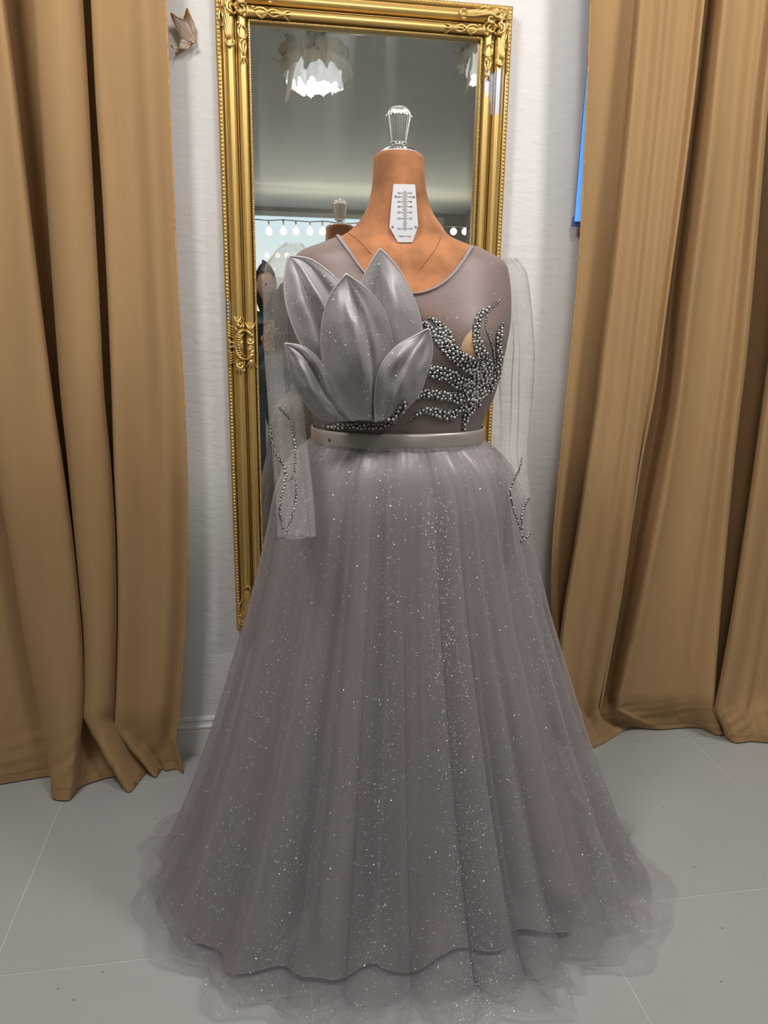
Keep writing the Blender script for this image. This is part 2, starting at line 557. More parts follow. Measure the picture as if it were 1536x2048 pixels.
# ------------------------------------------------------------------ curtains
def curtain(name, label, lines, ysplit, group, edge_hems, seed):
    """lines: (depth, [(y, x) ...], (x_hem, y_hem)) from left to right as read off the photo."""
    rng = np.random.default_rng(seed)
    yy = np.r_[np.linspace(-90, ysplit, 40)]
    nb = 18
    rows = []
    for dep, pts, (xh, yh) in lines:
        ys = [p[0] for p in pts] + [yh]
        xs = [p[1] for p in pts] + [xh]
        xa = np.interp(yy, ys, xs)
        if yy[0] < ys[0]:
            sl = (xs[1] - xs[0]) / (ys[1] - ys[0])
            xa = np.where(yy < ys[0], xs[0] + sl * (yy - ys[0]), xa)
        ker = np.array([1, 2, 3, 2, 1]) / 9
        xa[2:-2] = np.convolve(xa, ker, 'valid')
        d0, d1 = dep if isinstance(dep, tuple) else (dep, dep)
        dep = d1
        col = [at(x, y, d0 + (d1 - d0) * min(1, max(0, y / ysplit))) for x, y in zip(xa, yy)]
        top = col[0].copy()
        col = [np.array([top[0], top[1], RZ - .003]), np.array([top[0], top[1], (top[2] + RZ) / 2])] + col
        fh = on_floor(xh, yh, .004)
        for q in range(1, nb + 1):
            t = q / nb
            y = ysplit + (yh - ysplit) * t
            x = np.interp(y, ys, xs)
            if q == nb:
                col.append(fh)
                continue
            p = at(x, y, dep + (fh[1] - dep) * sstep(t))
            p[2] = max(p[2], .004)
            col.append(p)
        rows.append(col)
    R = np.array(rows)                                  # lines, rows, 3
    out = [catmull(R[:, k], 9) for k in range(R.shape[1])]
    A = np.array(out).transpose(1, 0, 2)
    # soft ripples in the cloth
    nu, nv = A.shape[:2]
    u = np.linspace(0, 1, nu)[:, None]
    v = np.linspace(0, 1, nv)[None, :]
    w = sum(rng.uniform(.3, 1) * np.sin(2 * PI * (rng.uniform(4, 16) * u + rng.uniform(-2.5, 2.5) * v) + rng.uniform(0, 6)) for _ in range(6))
    w2 = sum(rng.uniform(.3, 1) * np.sin(2 * PI * (rng.uniform(5, 14) * u + rng.uniform(9, 20) * v) + rng.uniform(0, 6)) for _ in range(5))
    fade = np.sin(PI * np.clip(u * 1.0, 0, 1)) ** .3 * np.clip((1 - v) * 12, 0, 1)
    A[:, :, 1] += (w * .0016 + w2 * .0022 * sstep((v - .72) / .2)) * fade
    root = thing(name, label, 'curtain', (float(A[:, -1, 0].mean()), float(A[:, -1, 1].mean()), 0), group)
    o = MB().grid(A).build('panel', M_VELVET, root)
    s = o.modifiers.new('thick', 'SOLIDIFY'); s.thickness = .0022; s.offset = 0
    for e in edge_hems:
        pts = A[0 if e == 'l' else -1, 2:]
        MB().tube(pts + np.array([0, -.0015, 0]), .0019, 6).build('side_hem', M_HEM, root)
    hem = A[:, -3:].copy()
    hem[:, :, 1] -= .003
    hem[:, :, 2] += .0008
    MB().grid(hem).build('bottom_hem', M_VELVET, root)
    return root


Z1 = lambda pts: [(y, x) for x, y in pts]
L0 = [(8.6, 0), (33, 195), (55, 390), (78, 586), (105, 800), (136, 1005), (151, 1132), (163, 1260), (168, 1345), (166, 1421)]
L1 = [(66, 0), (80, 195), (94, 390), (107, 586), (122, 800), (136, 920), (149, 1069), (161, 1196), (170, 1290), (168, 1366), (164, 1430)]
L2 = [(162, 0), (174, 195), (184, 390), (195, 586), (205, 800), (219, 920), (229, 1090), (231, 1260), (227, 1387), (224, 1440)]
L3 = [(184, 0), (193, 195), (207, 390), (217, 586), (226, 800), (229, 920), (237, 1090), (238, 1260), (233, 1387), (229, 1460)]
L4 = [(331, 0), (337, 117), (341, 273), (348, 390), (353, 547), (361, 664), (369, 800), (374, 920), (376, 1047), (373, 1217), (365, 1345), (357, 1438), (350, 1480)]
LM = [(-75, 0), (-52, 400), (-28, 800), (0, 992), (21, 1103), (47, 1281), (76, 1417), (96, 1515)]


def off(line, dx):
    return Z1([(x + (dx(y) if callable(dx) else dx), y) for x, y in line])


def mid(a, b, t, dx=0):
    ys = sorted(set(y for _, y in a) | set(y for _, y in b))
    ya, xa = [p[1] for p in a], [p[0] for p in a]
    yb, xb = [p[1] for p in b], [p[0] for p in b]
    return [(y, np.interp(y, ya, xa) * (1 - t) + np.interp(y, yb, xb) * t + dx) for y in ys]


left_lines = [
    (1.86, off(LM, -330), (-250, 1592)),
    (1.83, off(LM, -230), (-170, 1604)),
    (1.88, off(LM, -120), (-70, 1580)),
    (1.90, off(LM, -40), (20, 1564)),
    (1.935, off(LM, 14), (112, 1551)),
    (1.92, off(LM, 12), (118, 1556)),
    (1.84, off(LM, 2), (103, 1590)),
    (1.825, off(LM, 8), (108, 1597)),
    ((1.825, 1.80), mid(LM, L0, .55), (124, 1600)),
    (1.812, off(L0, -9), (139, 1599)),
    (1.84, off(L0, 0), (146, 1592)),
    (1.90, off(L0, -6), (160, 1574)),
    (1.955, off(L0, 4), (196, 1560)),
    (1.955, off(L1, 8), (225, 1553)),
    (1.88, off(L1, 2), (238, 1556)),
    (1.838, off(L1, 1), (250, 1580)),
    (1.825, off(L1, 9), (259, 1583)),
    (1.815, mid(L1, L2, .5), (278, 1562)),
    (1.832, off(L2, -8), (296, 1541)),
    (1.862, off(L2, 2), (299, 1545)),
    (1.93, off(L2, 2), (303, 1549)),
    (1.94, mid(L2, L3, .75), (306, 1548)),
    (1.93, off(L3, 3), (307, 1549)),
    (1.858, off(L3, 0), (308, 1553)),
    (1.852, off(L3, 10), (313, 1552)),
    (1.872, mid(L3, L4, .45), (324, 1537)),
    (1.858, mid(L3, L4, .72), (331, 1540)),
    (1.878, off(L4, -12), (352, 1537)),
    (1.885, off(L4, 0), (366, 1545)),
]
curtain('curtain', 'tan velvet curtain at the left, hanging beside the butterfly ornament', left_lines, 1405, 'tan velvet curtains', ['r'], 3)

R0 = [(1180.6, 0), (1177, 117), (1170, 273), (1164, 410), (1156, 547), (1143, 684), (1138, 740), (1131, 800), (1118, 940), (1106, 1060), (1101, 1180), (1108, 1290), (1130, 1400)]
R1 = [(1273, 0), (1254, 234), (1231, 469), (1215, 625), (1204, 700), (1197, 800), (1180, 900), (1150, 1100), (1122, 1260), (1118, 1400)]
R3 = [(1372, 0), (1356, 176), (1332, 390), (1309, 625), (1289, 800), (1258, 1060), (1236, 1200), (1218, 1300), (1192, 1420)]
R4 = [(1408, 0), (1387, 195), (1363, 390), (1336, 586), (1309, 800), (1286, 900), (1258, 1080), (1242, 1200), (1226, 1280), (1214, 1349), (1198, 1433)]
R5 = [(1424, 0), (1402, 195), (1379, 390), (1356, 586), (1340, 800), (1310, 950), (1282, 1100), (1262, 1200), (1240, 1300), (1222, 1400)]
R6 = [(1457, 0), (1441, 156), (1426, 332), (1402, 508), (1379, 684), (1365, 800), (1350, 900), (1326, 1040), (1306, 1120), (1286, 1220), (1262, 1320), (1232, 1417)]
R8 = [(1560, 0), (1536, 195), (1524, 351), (1508, 547), (1490, 740), (1474, 860), (1458, 1020), (1444, 1180), (1434, 1300), (1430, 1365), (1428, 1410)]
R9 = [(1604, 0), (1584, 300), (1556, 600), (1534, 752), (1510, 920), (1490, 1060), (1470, 1200), (1450, 1320), (1430, 1420)]
right_lines = [
    (1.90, off(R0, 0), (1150, 1500)),
    (1.895, off(R0, 10), (1160, 1505)),
    ((1.885, 1.925), mid(R0, R1, .5), (1170, 1500)),
    ((1.872, 1.955), mid(R0, R1, .97), (1180, 1497)),
    ((1.858, 1.835), off(R1, 0), (1186, 1494)),
    (1.835, off(R1, 8), (1190, 1493)),
    (1.842, mid(R1, R3, .33), (1196, 1490)),
    (1.836, mid(R1, R3, .52), (1202, 1487)),
    (1.848, mid(R1, R3, .66), (1210, 1483)),
    (1.834, mid(R1, R3, .9), (1218, 1478)),
    (1.842, off(R3, 2), (1226, 1473)),
    (1.856, mid(R3, R4, .55), (1234, 1468)),
    (1.842, off(R4, -2), (1242, 1463)),
    (1.87, off(R4, 1), (1250, 1458)),
    (1.95, off(R4, -1), (1258, 1454)),
    (1.955, mid(R4, R5, .5), (1266, 1453)),
    (1.90, off(R5, 3), (1280, 1455)),
    (1.855, mid(R5, R6, .6), (1296, 1457)),
    (1.848, off(R6, -2), (1308, 1458)),
    (1.868, off(R6, 12), (1322, 1458)),
    (1.882, mid(R6, R8, .35), (1350, 1456)),
    (1.868, mid(R6, R8, .58), (1380, 1454)),
    (1.876, mid(R6, R8, .72), (1402, 1456)),
    (1.85, off(R8, -8), (1432, 1469)),
    (1.868, off(R8, 0), (1442, 1470)),
    (1.95, off(R8, -3), (1450, 1464)),
    (1.96, off(R8, 30), (1462, 1462)),
    (1.96, off(R8, 78), (1480, 1461)),
]
curtain('curtain', 'tan velvet curtain at the right whose left edge half covers the blue blind', right_lines, 1385, 'tan velvet curtains', ['l'], 8)
right2_lines = [
    (1.935, off(R9, 10), (1452, 1468)),
    (1.93, off(R9, 6), (1450, 1471)),
    (1.842, off(R9, 0), (1462, 1482)),
    (1.826, off(R9, 8), (1472, 1485)),
    (1.84, off(R9, 46), (1500, 1482)),
    (1.85, off(R9, 80), (1530, 1484)),
    (1.825, off(R9, 120), (1580, 1488)),
    (1.87, off(R9, 170), (1630, 1480)),
    (1.83, off(R9, 220), (1690, 1486)),
    (1.87, off(R9, 290), (1760, 1478)),
    (1.84, off(R9, 360), (1840, 1482)),
]
curtain('curtain', 'narrow piece of tan velvet curtain cut off by the right border of the photo', right2_lines, 1385, 'tan velvet curtains', ['l'], 21)

# blue blind behind the right curtain
b0 = at(1148, 443, 1.955)
b1 = at(1178.5, 75, 1.955)
bx, bx1 = b0[0], b1[0] + (b1[0] - b0[0]) * (2.6 - b1[2]) / (b1[2] - b0[2])
blind = thing('roller_blind', 'bright blue roller blind strip peeking out beside the right curtain', 'blind', (bx + .1, 1.965, b0[2]))
MB().add([(bx, 1.952, b0[2]), (bx + .2, 1.952, b0[2]), (bx1 + .2, 1.952, 2.6), (bx1, 1.952, 2.6), (bx, 1.956, b0[2]), (bx + .2, 1.956, b0[2]), (bx1 + .2, 1.956, 2.6), (bx1, 1.956, 2.6)],
         [(0, 1, 2, 3)]).add([(bx, 1.956, b0[2]), (bx + .2, 1.956, b0[2]), (bx1 + .2, 1.956, 2.6), (bx1, 1.956, 2.6)], [(3, 2, 1, 0)], 1).build('fabric', [M_BLIND, M_BLINDRAIL], blind, smooth=False)
MB().box((bx + .002, 1.957, b0[2] - .010), (bx + .20, 1.975, b0[2] + .014)).build('bottom_rail', M_BLINDRAIL, blind, smooth=False)
MB().box((bx1 - .002, 1.945, 2.58), (bx1 + .202, 2.0, 2.66)).build('head_rail', M_BLINDRAIL, blind, smooth=False)
MB().tube([(bx + .018, 1.9515, b0[2] + .022), (bx + .018, 1.9505, b0[2] + .022)], .0016, 8).build('rivet', M_BLINDRAIL, blind)

# ------------------------------------------------------------------ gilt mirror
FY = 1.945
mo = [at(425.6, 16, FY)[0], at(467, 1082, FY)[0], at(474.3, 1253, FY)[0]]
MX0 = sum(mo) / 3
MX1 = np.mean([at(1030.2, 8, FY)[0], at(1017.6, 305, FY)[0], at(1007.6, 509, FY)[0], at(984.2, 890, FY)[0]])
MZ1 = at(1030, 6, FY)[2]
MZ0 = at(476, 1266, FY)[2]
FW = 0.078
GY = 1.972
mirror = thing('wall_mirror', 'tall mirror in an ornate gold frame hanging on the white wall', 'mirror', ((MX0 + MX1) / 2, 1.97, MZ0))
# moulding profile: distance in from the outer edge, height above the wall side
MP = [(0, 0), (0, .026), (.002, .030), (.0115, .031), (.0132, .023), (.0150, .025), (.0170, .0335), (.0190, .0335), (.0200, .031)]
for k in range(13):
    a = PI - PI * k / 12
    MP.append((.0320 + .0115 * math.cos(a), .031 + .0150 * math.sin(a)))
MP += [(.0442, .024), (.0452, .032), (.0470, .032), (.0478, .022)]
for k in range(11):
    a = PI - PI * .80 * k / 10
    MP.append((.0600 + .0115 * math.cos(a), .029 + .0135 * math.sin(a)))
MP += [(.0715, .022), (.0730, .0315), (.0775, .0325), (.0780, .030), (.0780, .004)]
MP = np.array(MP)
BACKY = 1.998


def frame_pt(side, s, d, h):
    """side l/r/t/b, s = coordinate along, d = distance in from the outer edge, h = height off the wall."""
    y = BACKY - h - .008
    if side == 'l':
        return (MX0 + d, y, s)
    if side == 'r':
        return (MX1 - d, y, s)
    if side == 't':
        return (s, y, MZ1 - d)
    return (s, y, MZ0 + d)


for side in 'lrtb':
    a0, a1 = (MZ0, MZ1) if side in 'lr' else (MX0, MX1)
    n = 160 if side in 'lr' else 60
    A = np.zeros((n, len(MP), 3))
    for i in range(n):
        t = i / (n - 1)
        for q, (d, h) in enumerate(MP):
            lo, hi = a0 + d, a1 - d
            A[i, q] = frame_pt(side, lo + (hi - lo) * t, d, h)
    mb = MB().grid(A)
    for q, f in enumerate(mb.f):      # shade of the moulding grooves painted in as darker gold
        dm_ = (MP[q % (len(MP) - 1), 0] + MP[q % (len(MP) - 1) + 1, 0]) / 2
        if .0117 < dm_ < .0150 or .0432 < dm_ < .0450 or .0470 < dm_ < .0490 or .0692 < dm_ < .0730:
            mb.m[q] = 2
    if side == 'r':            # patch where the gilding is gone
        zt, zb = at(1000, 141, FY)[2], at(1000, 228, FY)[2]
        zb_in = at(985, 192, FY)[2]
        for q, f in enumerate(mb.f):
            c = np.mean([A.reshape(-1, 3)[w] for w in f], axis=0)
            d = MX1 - c[0]
            if zb < c[2] < zt + .004 * math.sin(d * 900) and .019 < d < .067 and not (d > .047 and c[2] < zb_in + .010 * math.sin(d * 500)):
                mb.m[q] = 1
    if side == 'l':            # scuffed silver spot on the outer edge
        z_a, z_b = at(450, 600, FY)[2], at(450, 642, FY)[2]
        for q, f in enumerate(mb.f):
            c = np.mean([A.reshape(-1, 3)[w] for w in f], axis=0)
            if z_b < c[2] < z_a and c[0] - MX0 < .0125:
                mb.m[q] = 1
    o = mb.build('frame_rail', [M_GOLD, M_SILVER, M_GROOVE_SHADE], mirror)
    if side == 'r':
        o['label'] = 'gold frame rail with a bare silver patch'

# beads along the inside edge, rope lumps along the outer edge
bead_in, bead_out = MB(), MB()
v1, f1 = ICO1
def row(mb, side, d, h, pitch, r, lo, hi, stretch=1.0, tilt=False):
    n = int((hi - lo) / pitch)
    for i in range(n):
        s = lo + (i + .5) * (hi - lo) / n
        c = np.array(frame_pt(side, s, d, h))
        sc = np.array([r, r, r * stretch]) if side in 'lr' else np.array([r * stretch, r, r])
        vv = v1 * sc
        if tilt:
            a = .6
            ax = vv.copy()
            vv[:, 0] = ax[:, 0] * math.cos(a) - ax[:, 2] * math.sin(a)
            vv[:, 2] = ax[:, 0] * math.sin(a) + ax[:, 2] * math.cos(a)
        mb.add(vv + c, f1)
for side in 'lrtb':
    a0, a1 = (MZ0, MZ1) if side in 'lr' else (MX0, MX1)
    row(bead_in, side, .0752, .0325, .0050, .0024, a0 + .075, a1 - .075)
    row(bead_out, side, .0066, .0300, .0088, .0040, a0 + .004, a1 - .004, 1.15, True)
stuff(bead_in.build('inner_beading', M_GOLD2, mirror))
stuff(bead_out.build('outer_rope_trim', M_GOLD2, mirror))
# silvered glass: flat centre and four bevels
gx0, gx1, gz0, gz1 = MX0 + .076, MX1 - .076, MZ0 + .076, MZ1 - .076
BV = .017
MB().add([(gx0 + BV, GY, gz0 + BV), (gx1 - BV, GY, gz0 + BV), (gx1 - BV, GY, gz1 - BV), (gx0 + BV, GY, gz1 - BV)], [(0, 1, 2, 3)]).build('glass', M_MIRROR, mirror, smooth=False)
o4 = [(gx0, GY + .00022, gz0), (gx1, GY + .00022, gz0), (gx1, GY + .00022, gz1), (gx0, GY + .00022, gz1)]
i4 = [(gx0 + BV, GY, gz0 + BV), (gx1 - BV, GY, gz0 + BV), (gx1 - BV, GY, gz1 - BV), (gx0 + BV, GY, gz1 - BV)]
for k in range(4):
    k2 = (k + 1) % 4
    MB().add([o4[k], o4[k2], i4[k2], i4[k]], [(0, 1, 2, 3)]).build('bevel', M_MIRROR, mirror, smooth=False)
MB().box((gx0 - .01, GY + .004, gz0 - .01), (gx1 + .01, 1.997, gz1 + .01)).build('backing_board', M_RABBET, mirror, smooth=False)


# carved ornaments, drawn in (s, d): s along the rail in metres from the corner, d in from the outer edge
def relief_h(d):
    return float(np.interp(d, MP[1:-1, 0], MP[1:-1, 1]))


def carve(mb, side, base, sgn, pts, r0, r1, lift=.0, sgn_free=False):
    p = catmull(np.array(pts), 6)
    P3 = [frame_pt(side, base + sgn * s, d, min(relief_h(min(max(d, .002), .077)), 9 if sgn_free or abs(s) > .03 else relief_h(max(abs(s), .002))) + lift * 1.5 - (0 if sgn_free else .02 * max(0, .03 - abs(s)))) for s, d in p]
    k = len(P3)
    t = np.linspace(0, 1, k)
    rad = r0 + (r1 - r0) * t
    rad *= np.clip(np.minimum(t * 6 + .35, (1 - t) * 6 + .35), 0, 1)
    mb.tube(P3, rad * 1.12, 7, flat=1.0)


def knob(mb, side, base, sgn, s, d, r, lift=.0):
    c = np.array(frame_pt(side, base + sgn * s, d, relief_h(d) + lift))
    mb.add(ICO2[0] * r + c, ICO2[1])


def spiral(cx, cy, r, a0, turns, n=14):
    return [(cx + r * (1 - .75 * k / n) * math.cos(a0 + turns * 2 * PI * k / n), cy + r * (1 - .75 * k / n) * math.sin(a0 + turns * 2 * PI * k / n)) for k in range(n + 1)]


def corner(zside, xside):
    mb = MB()
    for side, base, sgn in ((zside, MZ1 if xside == 't' else MZ0, -1 if xside == 't' else 1),
                            (xside, MX0 if zside == 'l' else MX1, 1 if zside == 'l' else -1)):
        # long outer acanthus with ribs, ending in a curl
        for q in range(4):
            e = q * .0042
            carve(mb, side, base, sgn, [(.030 + e, .012 + e), (.050, .014 + e), (.078, .019 + e), (.104, .024 + e * .9), (.122, .027 + e * .7)], .0028, .0022, .003)
        carve(mb, side, base, sgn, [(.118, .022), (.130, .024), (.136, .032), (.130, .041), (.121, .040)], .0032, .0030, .003)
        carve(mb, side, base, sgn, spiral(.044, .026, .017, 2.4, 1.4), .0034, .0022, .004)
        carve(mb, side, base, sgn, [(.058, .012), (.075, .010), (.09, .016), (.10, .024)], .0026, .002, .002)
        # inner loop, leaf and end flower
        carve(mb, side, base, sgn, [(.088, .058), (.100, .052), (.114, .056), (.118, .064), (.106, .070), (.094, .066), (.092, .060)], .0026, .0024, .002)
        carve(mb, side, base, sgn, [(.118, .062), (.128, .055), (.142, .058), (.152, .064)], .0030, .0022, .002)
        carve(mb, side, base, sgn, [(.120, .064), (.132, .068), (.144, .066), (.153, .064)], .0028, .002, .002)
        carve(mb, side, base, sgn, [(.124, .063), (.138, .062), (.150, .064)], .0030, .002, .003)
        for a in (-.9, 0, .9):
            carve(mb, side, base, sgn, [(.153, .063), (.162, .063 + .008 * math.sin(a)), (.170, .063 + .010 * math.sin(a))], .0026, .0016, .002)
        knob(mb, side, base, sgn, .158, .063, .0042, .002)
        knob(mb, side, base, sgn, .086, .052, .0038, .003)
        knob(mb, side, base, sgn, .072, .044, .0034, .003)
        knob(mb, side, base, sgn, .062, .050, .0030, .002)
    # shell at the very corner and rosette
    side, base, sgn = zside, (MZ1 if xside == 't' else MZ0), (-1 if xside == 't' else 1)
    for k in range(7):
        a = PI * .5 * k / 6
        carve(mb, side, base, sgn, [(.030, .030), (.030 - .012 * math.cos(a), .030 - .012 * math.sin(a)), (.030 - .026 * math.cos(a), .030 - .026 * math.sin(a))], .0020, .0034, .002)
    carve(mb, side, base, sgn, spiral(.058, .060, .017, .3, 1.5), .0034, .002, .006)
    carve(mb, side, base, sgn, spiral(.040, .060, .013, 1.3, 1.5), .0030, .002, .006)
    carve(mb, side, base, sgn, spiral(.060, .040, .013, 3.3, 1.5), .0030, .002, .007)
    for s, d, r in ((.036, .036, .007), (.050, .050, .008), (.070, .066, .005), (.066, .070, .005)):
        knob(mb, side, base, sgn, s, d, r, .004)
    return mb.build('corner_ornament', M_GOLD2, mirror)


for zs in 'lr':
    for xs in 'tb':
        corner(zs, xs)


def carve_free(mb, side, base, sgn, pts, r0, r1, lift=.0):
    carve(mb, side, base, sgn, pts, r0, r1, lift, True)


def side_ornament(side):
    mb = MB()
    zc = at(478, 690, FY)[2]
    for sg in (1, -1):
        carve_free(mb, side, zc, sg, [(-.002, .024), (.018, .026), (.030, .033), (.036, .045), (.030, .058), (.020, .062)], .0034, .003, .004)
        carve_free(mb, side, zc, sg, [(-.002, .031), (.014, .033), (.024, .040), (.028, .048)], .0024, .002, .004)
        for k in range(5):
            s = .003 + k * .0055
            carve_free(mb, side, zc, sg, [(s, .025 + k * .0012), (s - .001, .0295 + k * .0012), (s - .002, .034 + k * .001)], .0015, .0014, .006)
        carve_free(mb, side, zc, sg, spiral(.010, .059, .0095, .5 * sg, 1.3), .0030, .0026, .004)
        knob(mb, side, zc, sg, .010, .059, .0058, .004)
        knob(mb, side, zc, sg, .024, .064, .0045, .004)
        carve_free(mb, side, zc, sg, spiral(.002, .013, .0100, 1.0, 1.2), .0026, .002, .003)
        for k in range(5):
            carve_free(mb, side, zc, sg, [(.018 + k * .0062, .017), (.021 + k * .0062, .010), (.025 + k * .0062, .004)], .0024, .0016, .003)
        carve_free(mb, side, zc, sg, [(.034, .028), (.044, .024), (.054, .028), (.056, .036), (.048, .040), (.042, .034)], .0030, .0024, .003)
        carve_free(mb, side, zc, sg, [(.030, .045), (.044, .043), (.058, .044), (.066, .041)], .0030, .002, .003)
        for a in (-1, -.3, .4, 1.1):
            carve_free(mb, side, zc, sg, [(.036, .060), (.048, .060 + .008 * a), (.056, .060 + .012 * a)], .0026, .0018, .003)
        for a in (-1, 0, 1):
            carve_free(mb, side, zc, sg, [(.054, .030), (.064, .030 + .007 * a), (.070, .030 + .008 * a)], .0028, .0018, .003)
        knob(mb, side, zc, sg, .048, .031, .0052, .003)
        knob(mb, side, zc, sg, .058, .034, .0036, .003)
    carve_free(mb, side, zc, 1, [(-.010, .040), (-.004, .037), (.004, .037), (.010, .040)], .004, .004, .003)
    return mb.build('side_ornament', M_GOLD2, mirror)


side_ornament('l')
side_ornament('r')

# ------------------------------------------------------------------ butterfly on the wall
BY = 1.965
bfl = thing('butterfly_ornament', 'brushed bronze butterfly ornament on the wall by the left curtain', 'ornament', tuple(at(388, 82, 1.985)))


def bp(x, y, lift):
    return at(300 + x / 5.908, y / 5.908, 1.992 - lift)


def wing(name, outline, apex, lift_tip, lift_base, mat_, veins):
    """Wing as a slightly domed plate: fan rings from the root to the outline."""
    o2 = catmull(np.array(outline, float), 5, closed=True)
    n = len(o2)
    ap = np.array(apex, float)
    rings = []
    far = np.linalg.norm(o2 - ap, axis=1).max()
    for k in range(1, 7):
        t = k / 6
        ring = []
        for q in o2:
            p = ap + (q - ap) * t
            dd = np.linalg.norm(p - ap) / far
            ring.append(bp(p[0], p[1], lift_base + (lift_tip - lift_base) * dd ** 1.3 + .0015 * math.sin(PI * t)))
        rings.append(ring)
    A = np.array(rings).transpose(1, 0, 2)
    c = bp(ap[0], ap[1], lift_base)
    m = MB()
    base = m.n
    m.grid(A, wrap_u=True)
    m.add([c], [])
    for q in range(n):
        m.f.append((m.n - 1, ((q + 1) % n) * 6, q * 6)); m.m.append(0)
    w = m.build(name, mat_, bfl)
    s = w.modifiers.new('thick', 'SOLIDIFY'); s.thickness = .0016
    MB().tube(np.r_[A[:, -1], A[:1, -1]], .0007, 6, cap=False).build('wing_rim', M_BRONZE, w)
    vm = MB()
    for vq in veins:
        pts = []
        for x, y in catmull(np.array(vq, float), 5):
            dd = math.hypot(x - ap[0], y - ap[1]) / far
            t = .6
            pts.append(bp(x, y, lift_base + (lift_tip - lift_base) * dd ** 1.3 + .0055))
        vm.tube(pts, .0005, 5)
    if veins:
        vm.build('vein', M_BRONZE, w)
    return w


def wing_gradient():
    m = mat('wing_fade', (.5, .43, .38), .45, metal=.15)
    n, l = m.node_tree.nodes, m.node_tree.links
    tc = n.new('ShaderNodeTexCoord'); sp = n.new('ShaderNodeSeparateXYZ')
    nz = n.new('ShaderNodeTexNoise'); nz.inputs['Scale'].default_value = 70
    ad = n.new('ShaderNodeMath'); ad.operation = 'MULTIPLY_ADD'; ad.inputs[1].default_value = .012
    r = n.new('ShaderNodeValToRGB')
    r.color_ramp.elements[0].position = .40; r.color_ramp.elements[0].color = (.46, .385, .335, 1)
    r.color_ramp.elements[1].position = .62; r.color_ramp.elements[1].color = (.17, .070, .014, 1)
    mr = n.new('ShaderNodeMapRange'); mr.inputs[1].default_value, mr.inputs[2].default_value = -.02, .10
    l.new(tc.outputs['Object'], sp.inputs[0]); l.new(tc.outputs['Object'], nz.inputs['Vector'])
    l.new(nz.outputs['Fac'], ad.inputs[0]); l.new(sp.outputs['Z'], ad.inputs[2]); l.new(ad.outputs[0], mr.inputs[0])
    l.new(mr.outputs[0], r.inputs[0]); l.new(r.outputs[0], n['Principled BSDF'].inputs['Base Color'])
    return m


M_WINGF = wing_gradient()
wing('wing', [(245, 150), (290, 180), (340, 212), (400, 232), (445, 262), (478, 320), (505, 400), (525, 478), (480, 492), (372, 462), (332, 392), (300, 310), (262, 230)], (505, 478), .022, .010, M_WINGF,
     [[(480, 470), (430, 390), (345, 290)], [(470, 472), (410, 410), (335, 340)], [(450, 474), (400, 430), (345, 385)], [(490, 460), (450, 370), (400, 280)], [(500, 450), (470, 360), (445, 300)]])
wing('wing', [(437, 95), (462, 150), (490, 215), (515, 275), (520, 360), (524, 460), (490, 380), (462, 300), (436, 258), (400, 222), (415, 165)], (518, 440), .016, .008, M_WINGF, [[(505, 400), (480, 300), (450, 200)]])
wing('wing', [(368, 462), (425, 475), (482, 492), (468, 545), (432, 580), (385, 578), (340, 575), (350, 520)], (480, 498), .020, .009, M_WING, [[(470, 505), (420, 520), (360, 560)], [(465, 500), (410, 495), (370, 490)], [(470, 515), (430, 550), (400, 572)]])
MB().tube([bp(482, 545, .012), bp(492, 520, .014), bp(515, 500, .015), bp(542, 485, .014)], [.0012, .0022, .0028, .0018], 8).build('body', M_WIRE, bfl)
MB().tube(catmull([bp(248, 538, .022), bp(262, 556, .024), bp(300, 566, .022), bp(335, 566, .018)], 5), .0016, 8).build('tail', M_WIRE, bfl)
MB().tube(catmull([bp(345, 560, .018), bp(325, 585, .022), bp(312, 620, .024), bp(310, 650, .022)], 5), .0017, 8).build('tail', M_BRONZE, bfl)
MB().tube([bp(500, 505, -.003), bp(500, 505, .014)], .0018, 8).build('pin', M_WIRE, bfl)

# ------------------------------------------------------------------ dress form
FX, FYC = 0.262, 1.45
# z, centre x, half width, depth to the front, depth to the back
SEC = np.array([
    (.86, .262, .180, .120, .115), (.92, .262, .172, .116, .110), (.98, .263, .160, .108, .096), (1.02, .264, .160, .108, .092),
    (1.09, .267, .182, .120, .096), (1.17, .267, .196, .139, .102), (1.217, .268, .202, .136, .104), (1.26, .266, .205, .122, .106),
    (1.30, .264, .203, .104, .104), (1.330, .262, .196, .090, .098), (1.345, .260, .176, .082, .092), (1.360, .260, .138, .073, .084),
    (1.377, .256, .097, .064, .075), (1.395, .258, .078, .059, .067), (1.42, .257, .0605, .055, .060), (1.453, .256, .0505, .051, .053),
    (1.48, .2555, .0470, .049, .049), (1.500, .255, .0460, .047, .047), (1.508, .2548, .0450, .0455, .0455), (1.514, .2545, .0410, .042, .042), (1.5155, .2545, .030, .032, .032)])


def form_surface(grow, zs, nphi=96, sec=SEC):
    A = np.zeros((nphi, len(zs), 3))
    ph = np.linspace(-PI, PI, nphi, endpoint=False)
    for j, z in enumerate(zs):
        cx = np.interp(z, sec[:, 0], sec[:, 1])
        hw = np.interp(z, sec[:, 0], sec[:, 2]) + grow
        df = np.interp(z, sec[:, 0], sec[:, 3]) + grow
        db = np.interp(z, sec[:, 0], sec[:, 4]) + grow
        s, c = np.sin(ph), np.cos(ph)
        # bust: two soft swells
        bust = .016 * math.exp(-((z - 1.185) / .05) ** 2)
        b = bust * (np.exp(-((ph - .55) / .35) ** 2) + np.exp(-((ph + .55) / .35) ** 2) - .6 * np.exp(-(ph / .25) ** 2))
        A[:, j, 0] = cx + hw * np.sign(s) * np.abs(s) ** .92
        A[:, j, 1] = FYC - np.where(c > 0, df, db) * np.sign(c) * np.abs(c) ** .92 - b * (c > 0)
        A[:, j, 2] = z
    return A


def smooth_secs(sec, n):
    return catmull(sec, n)


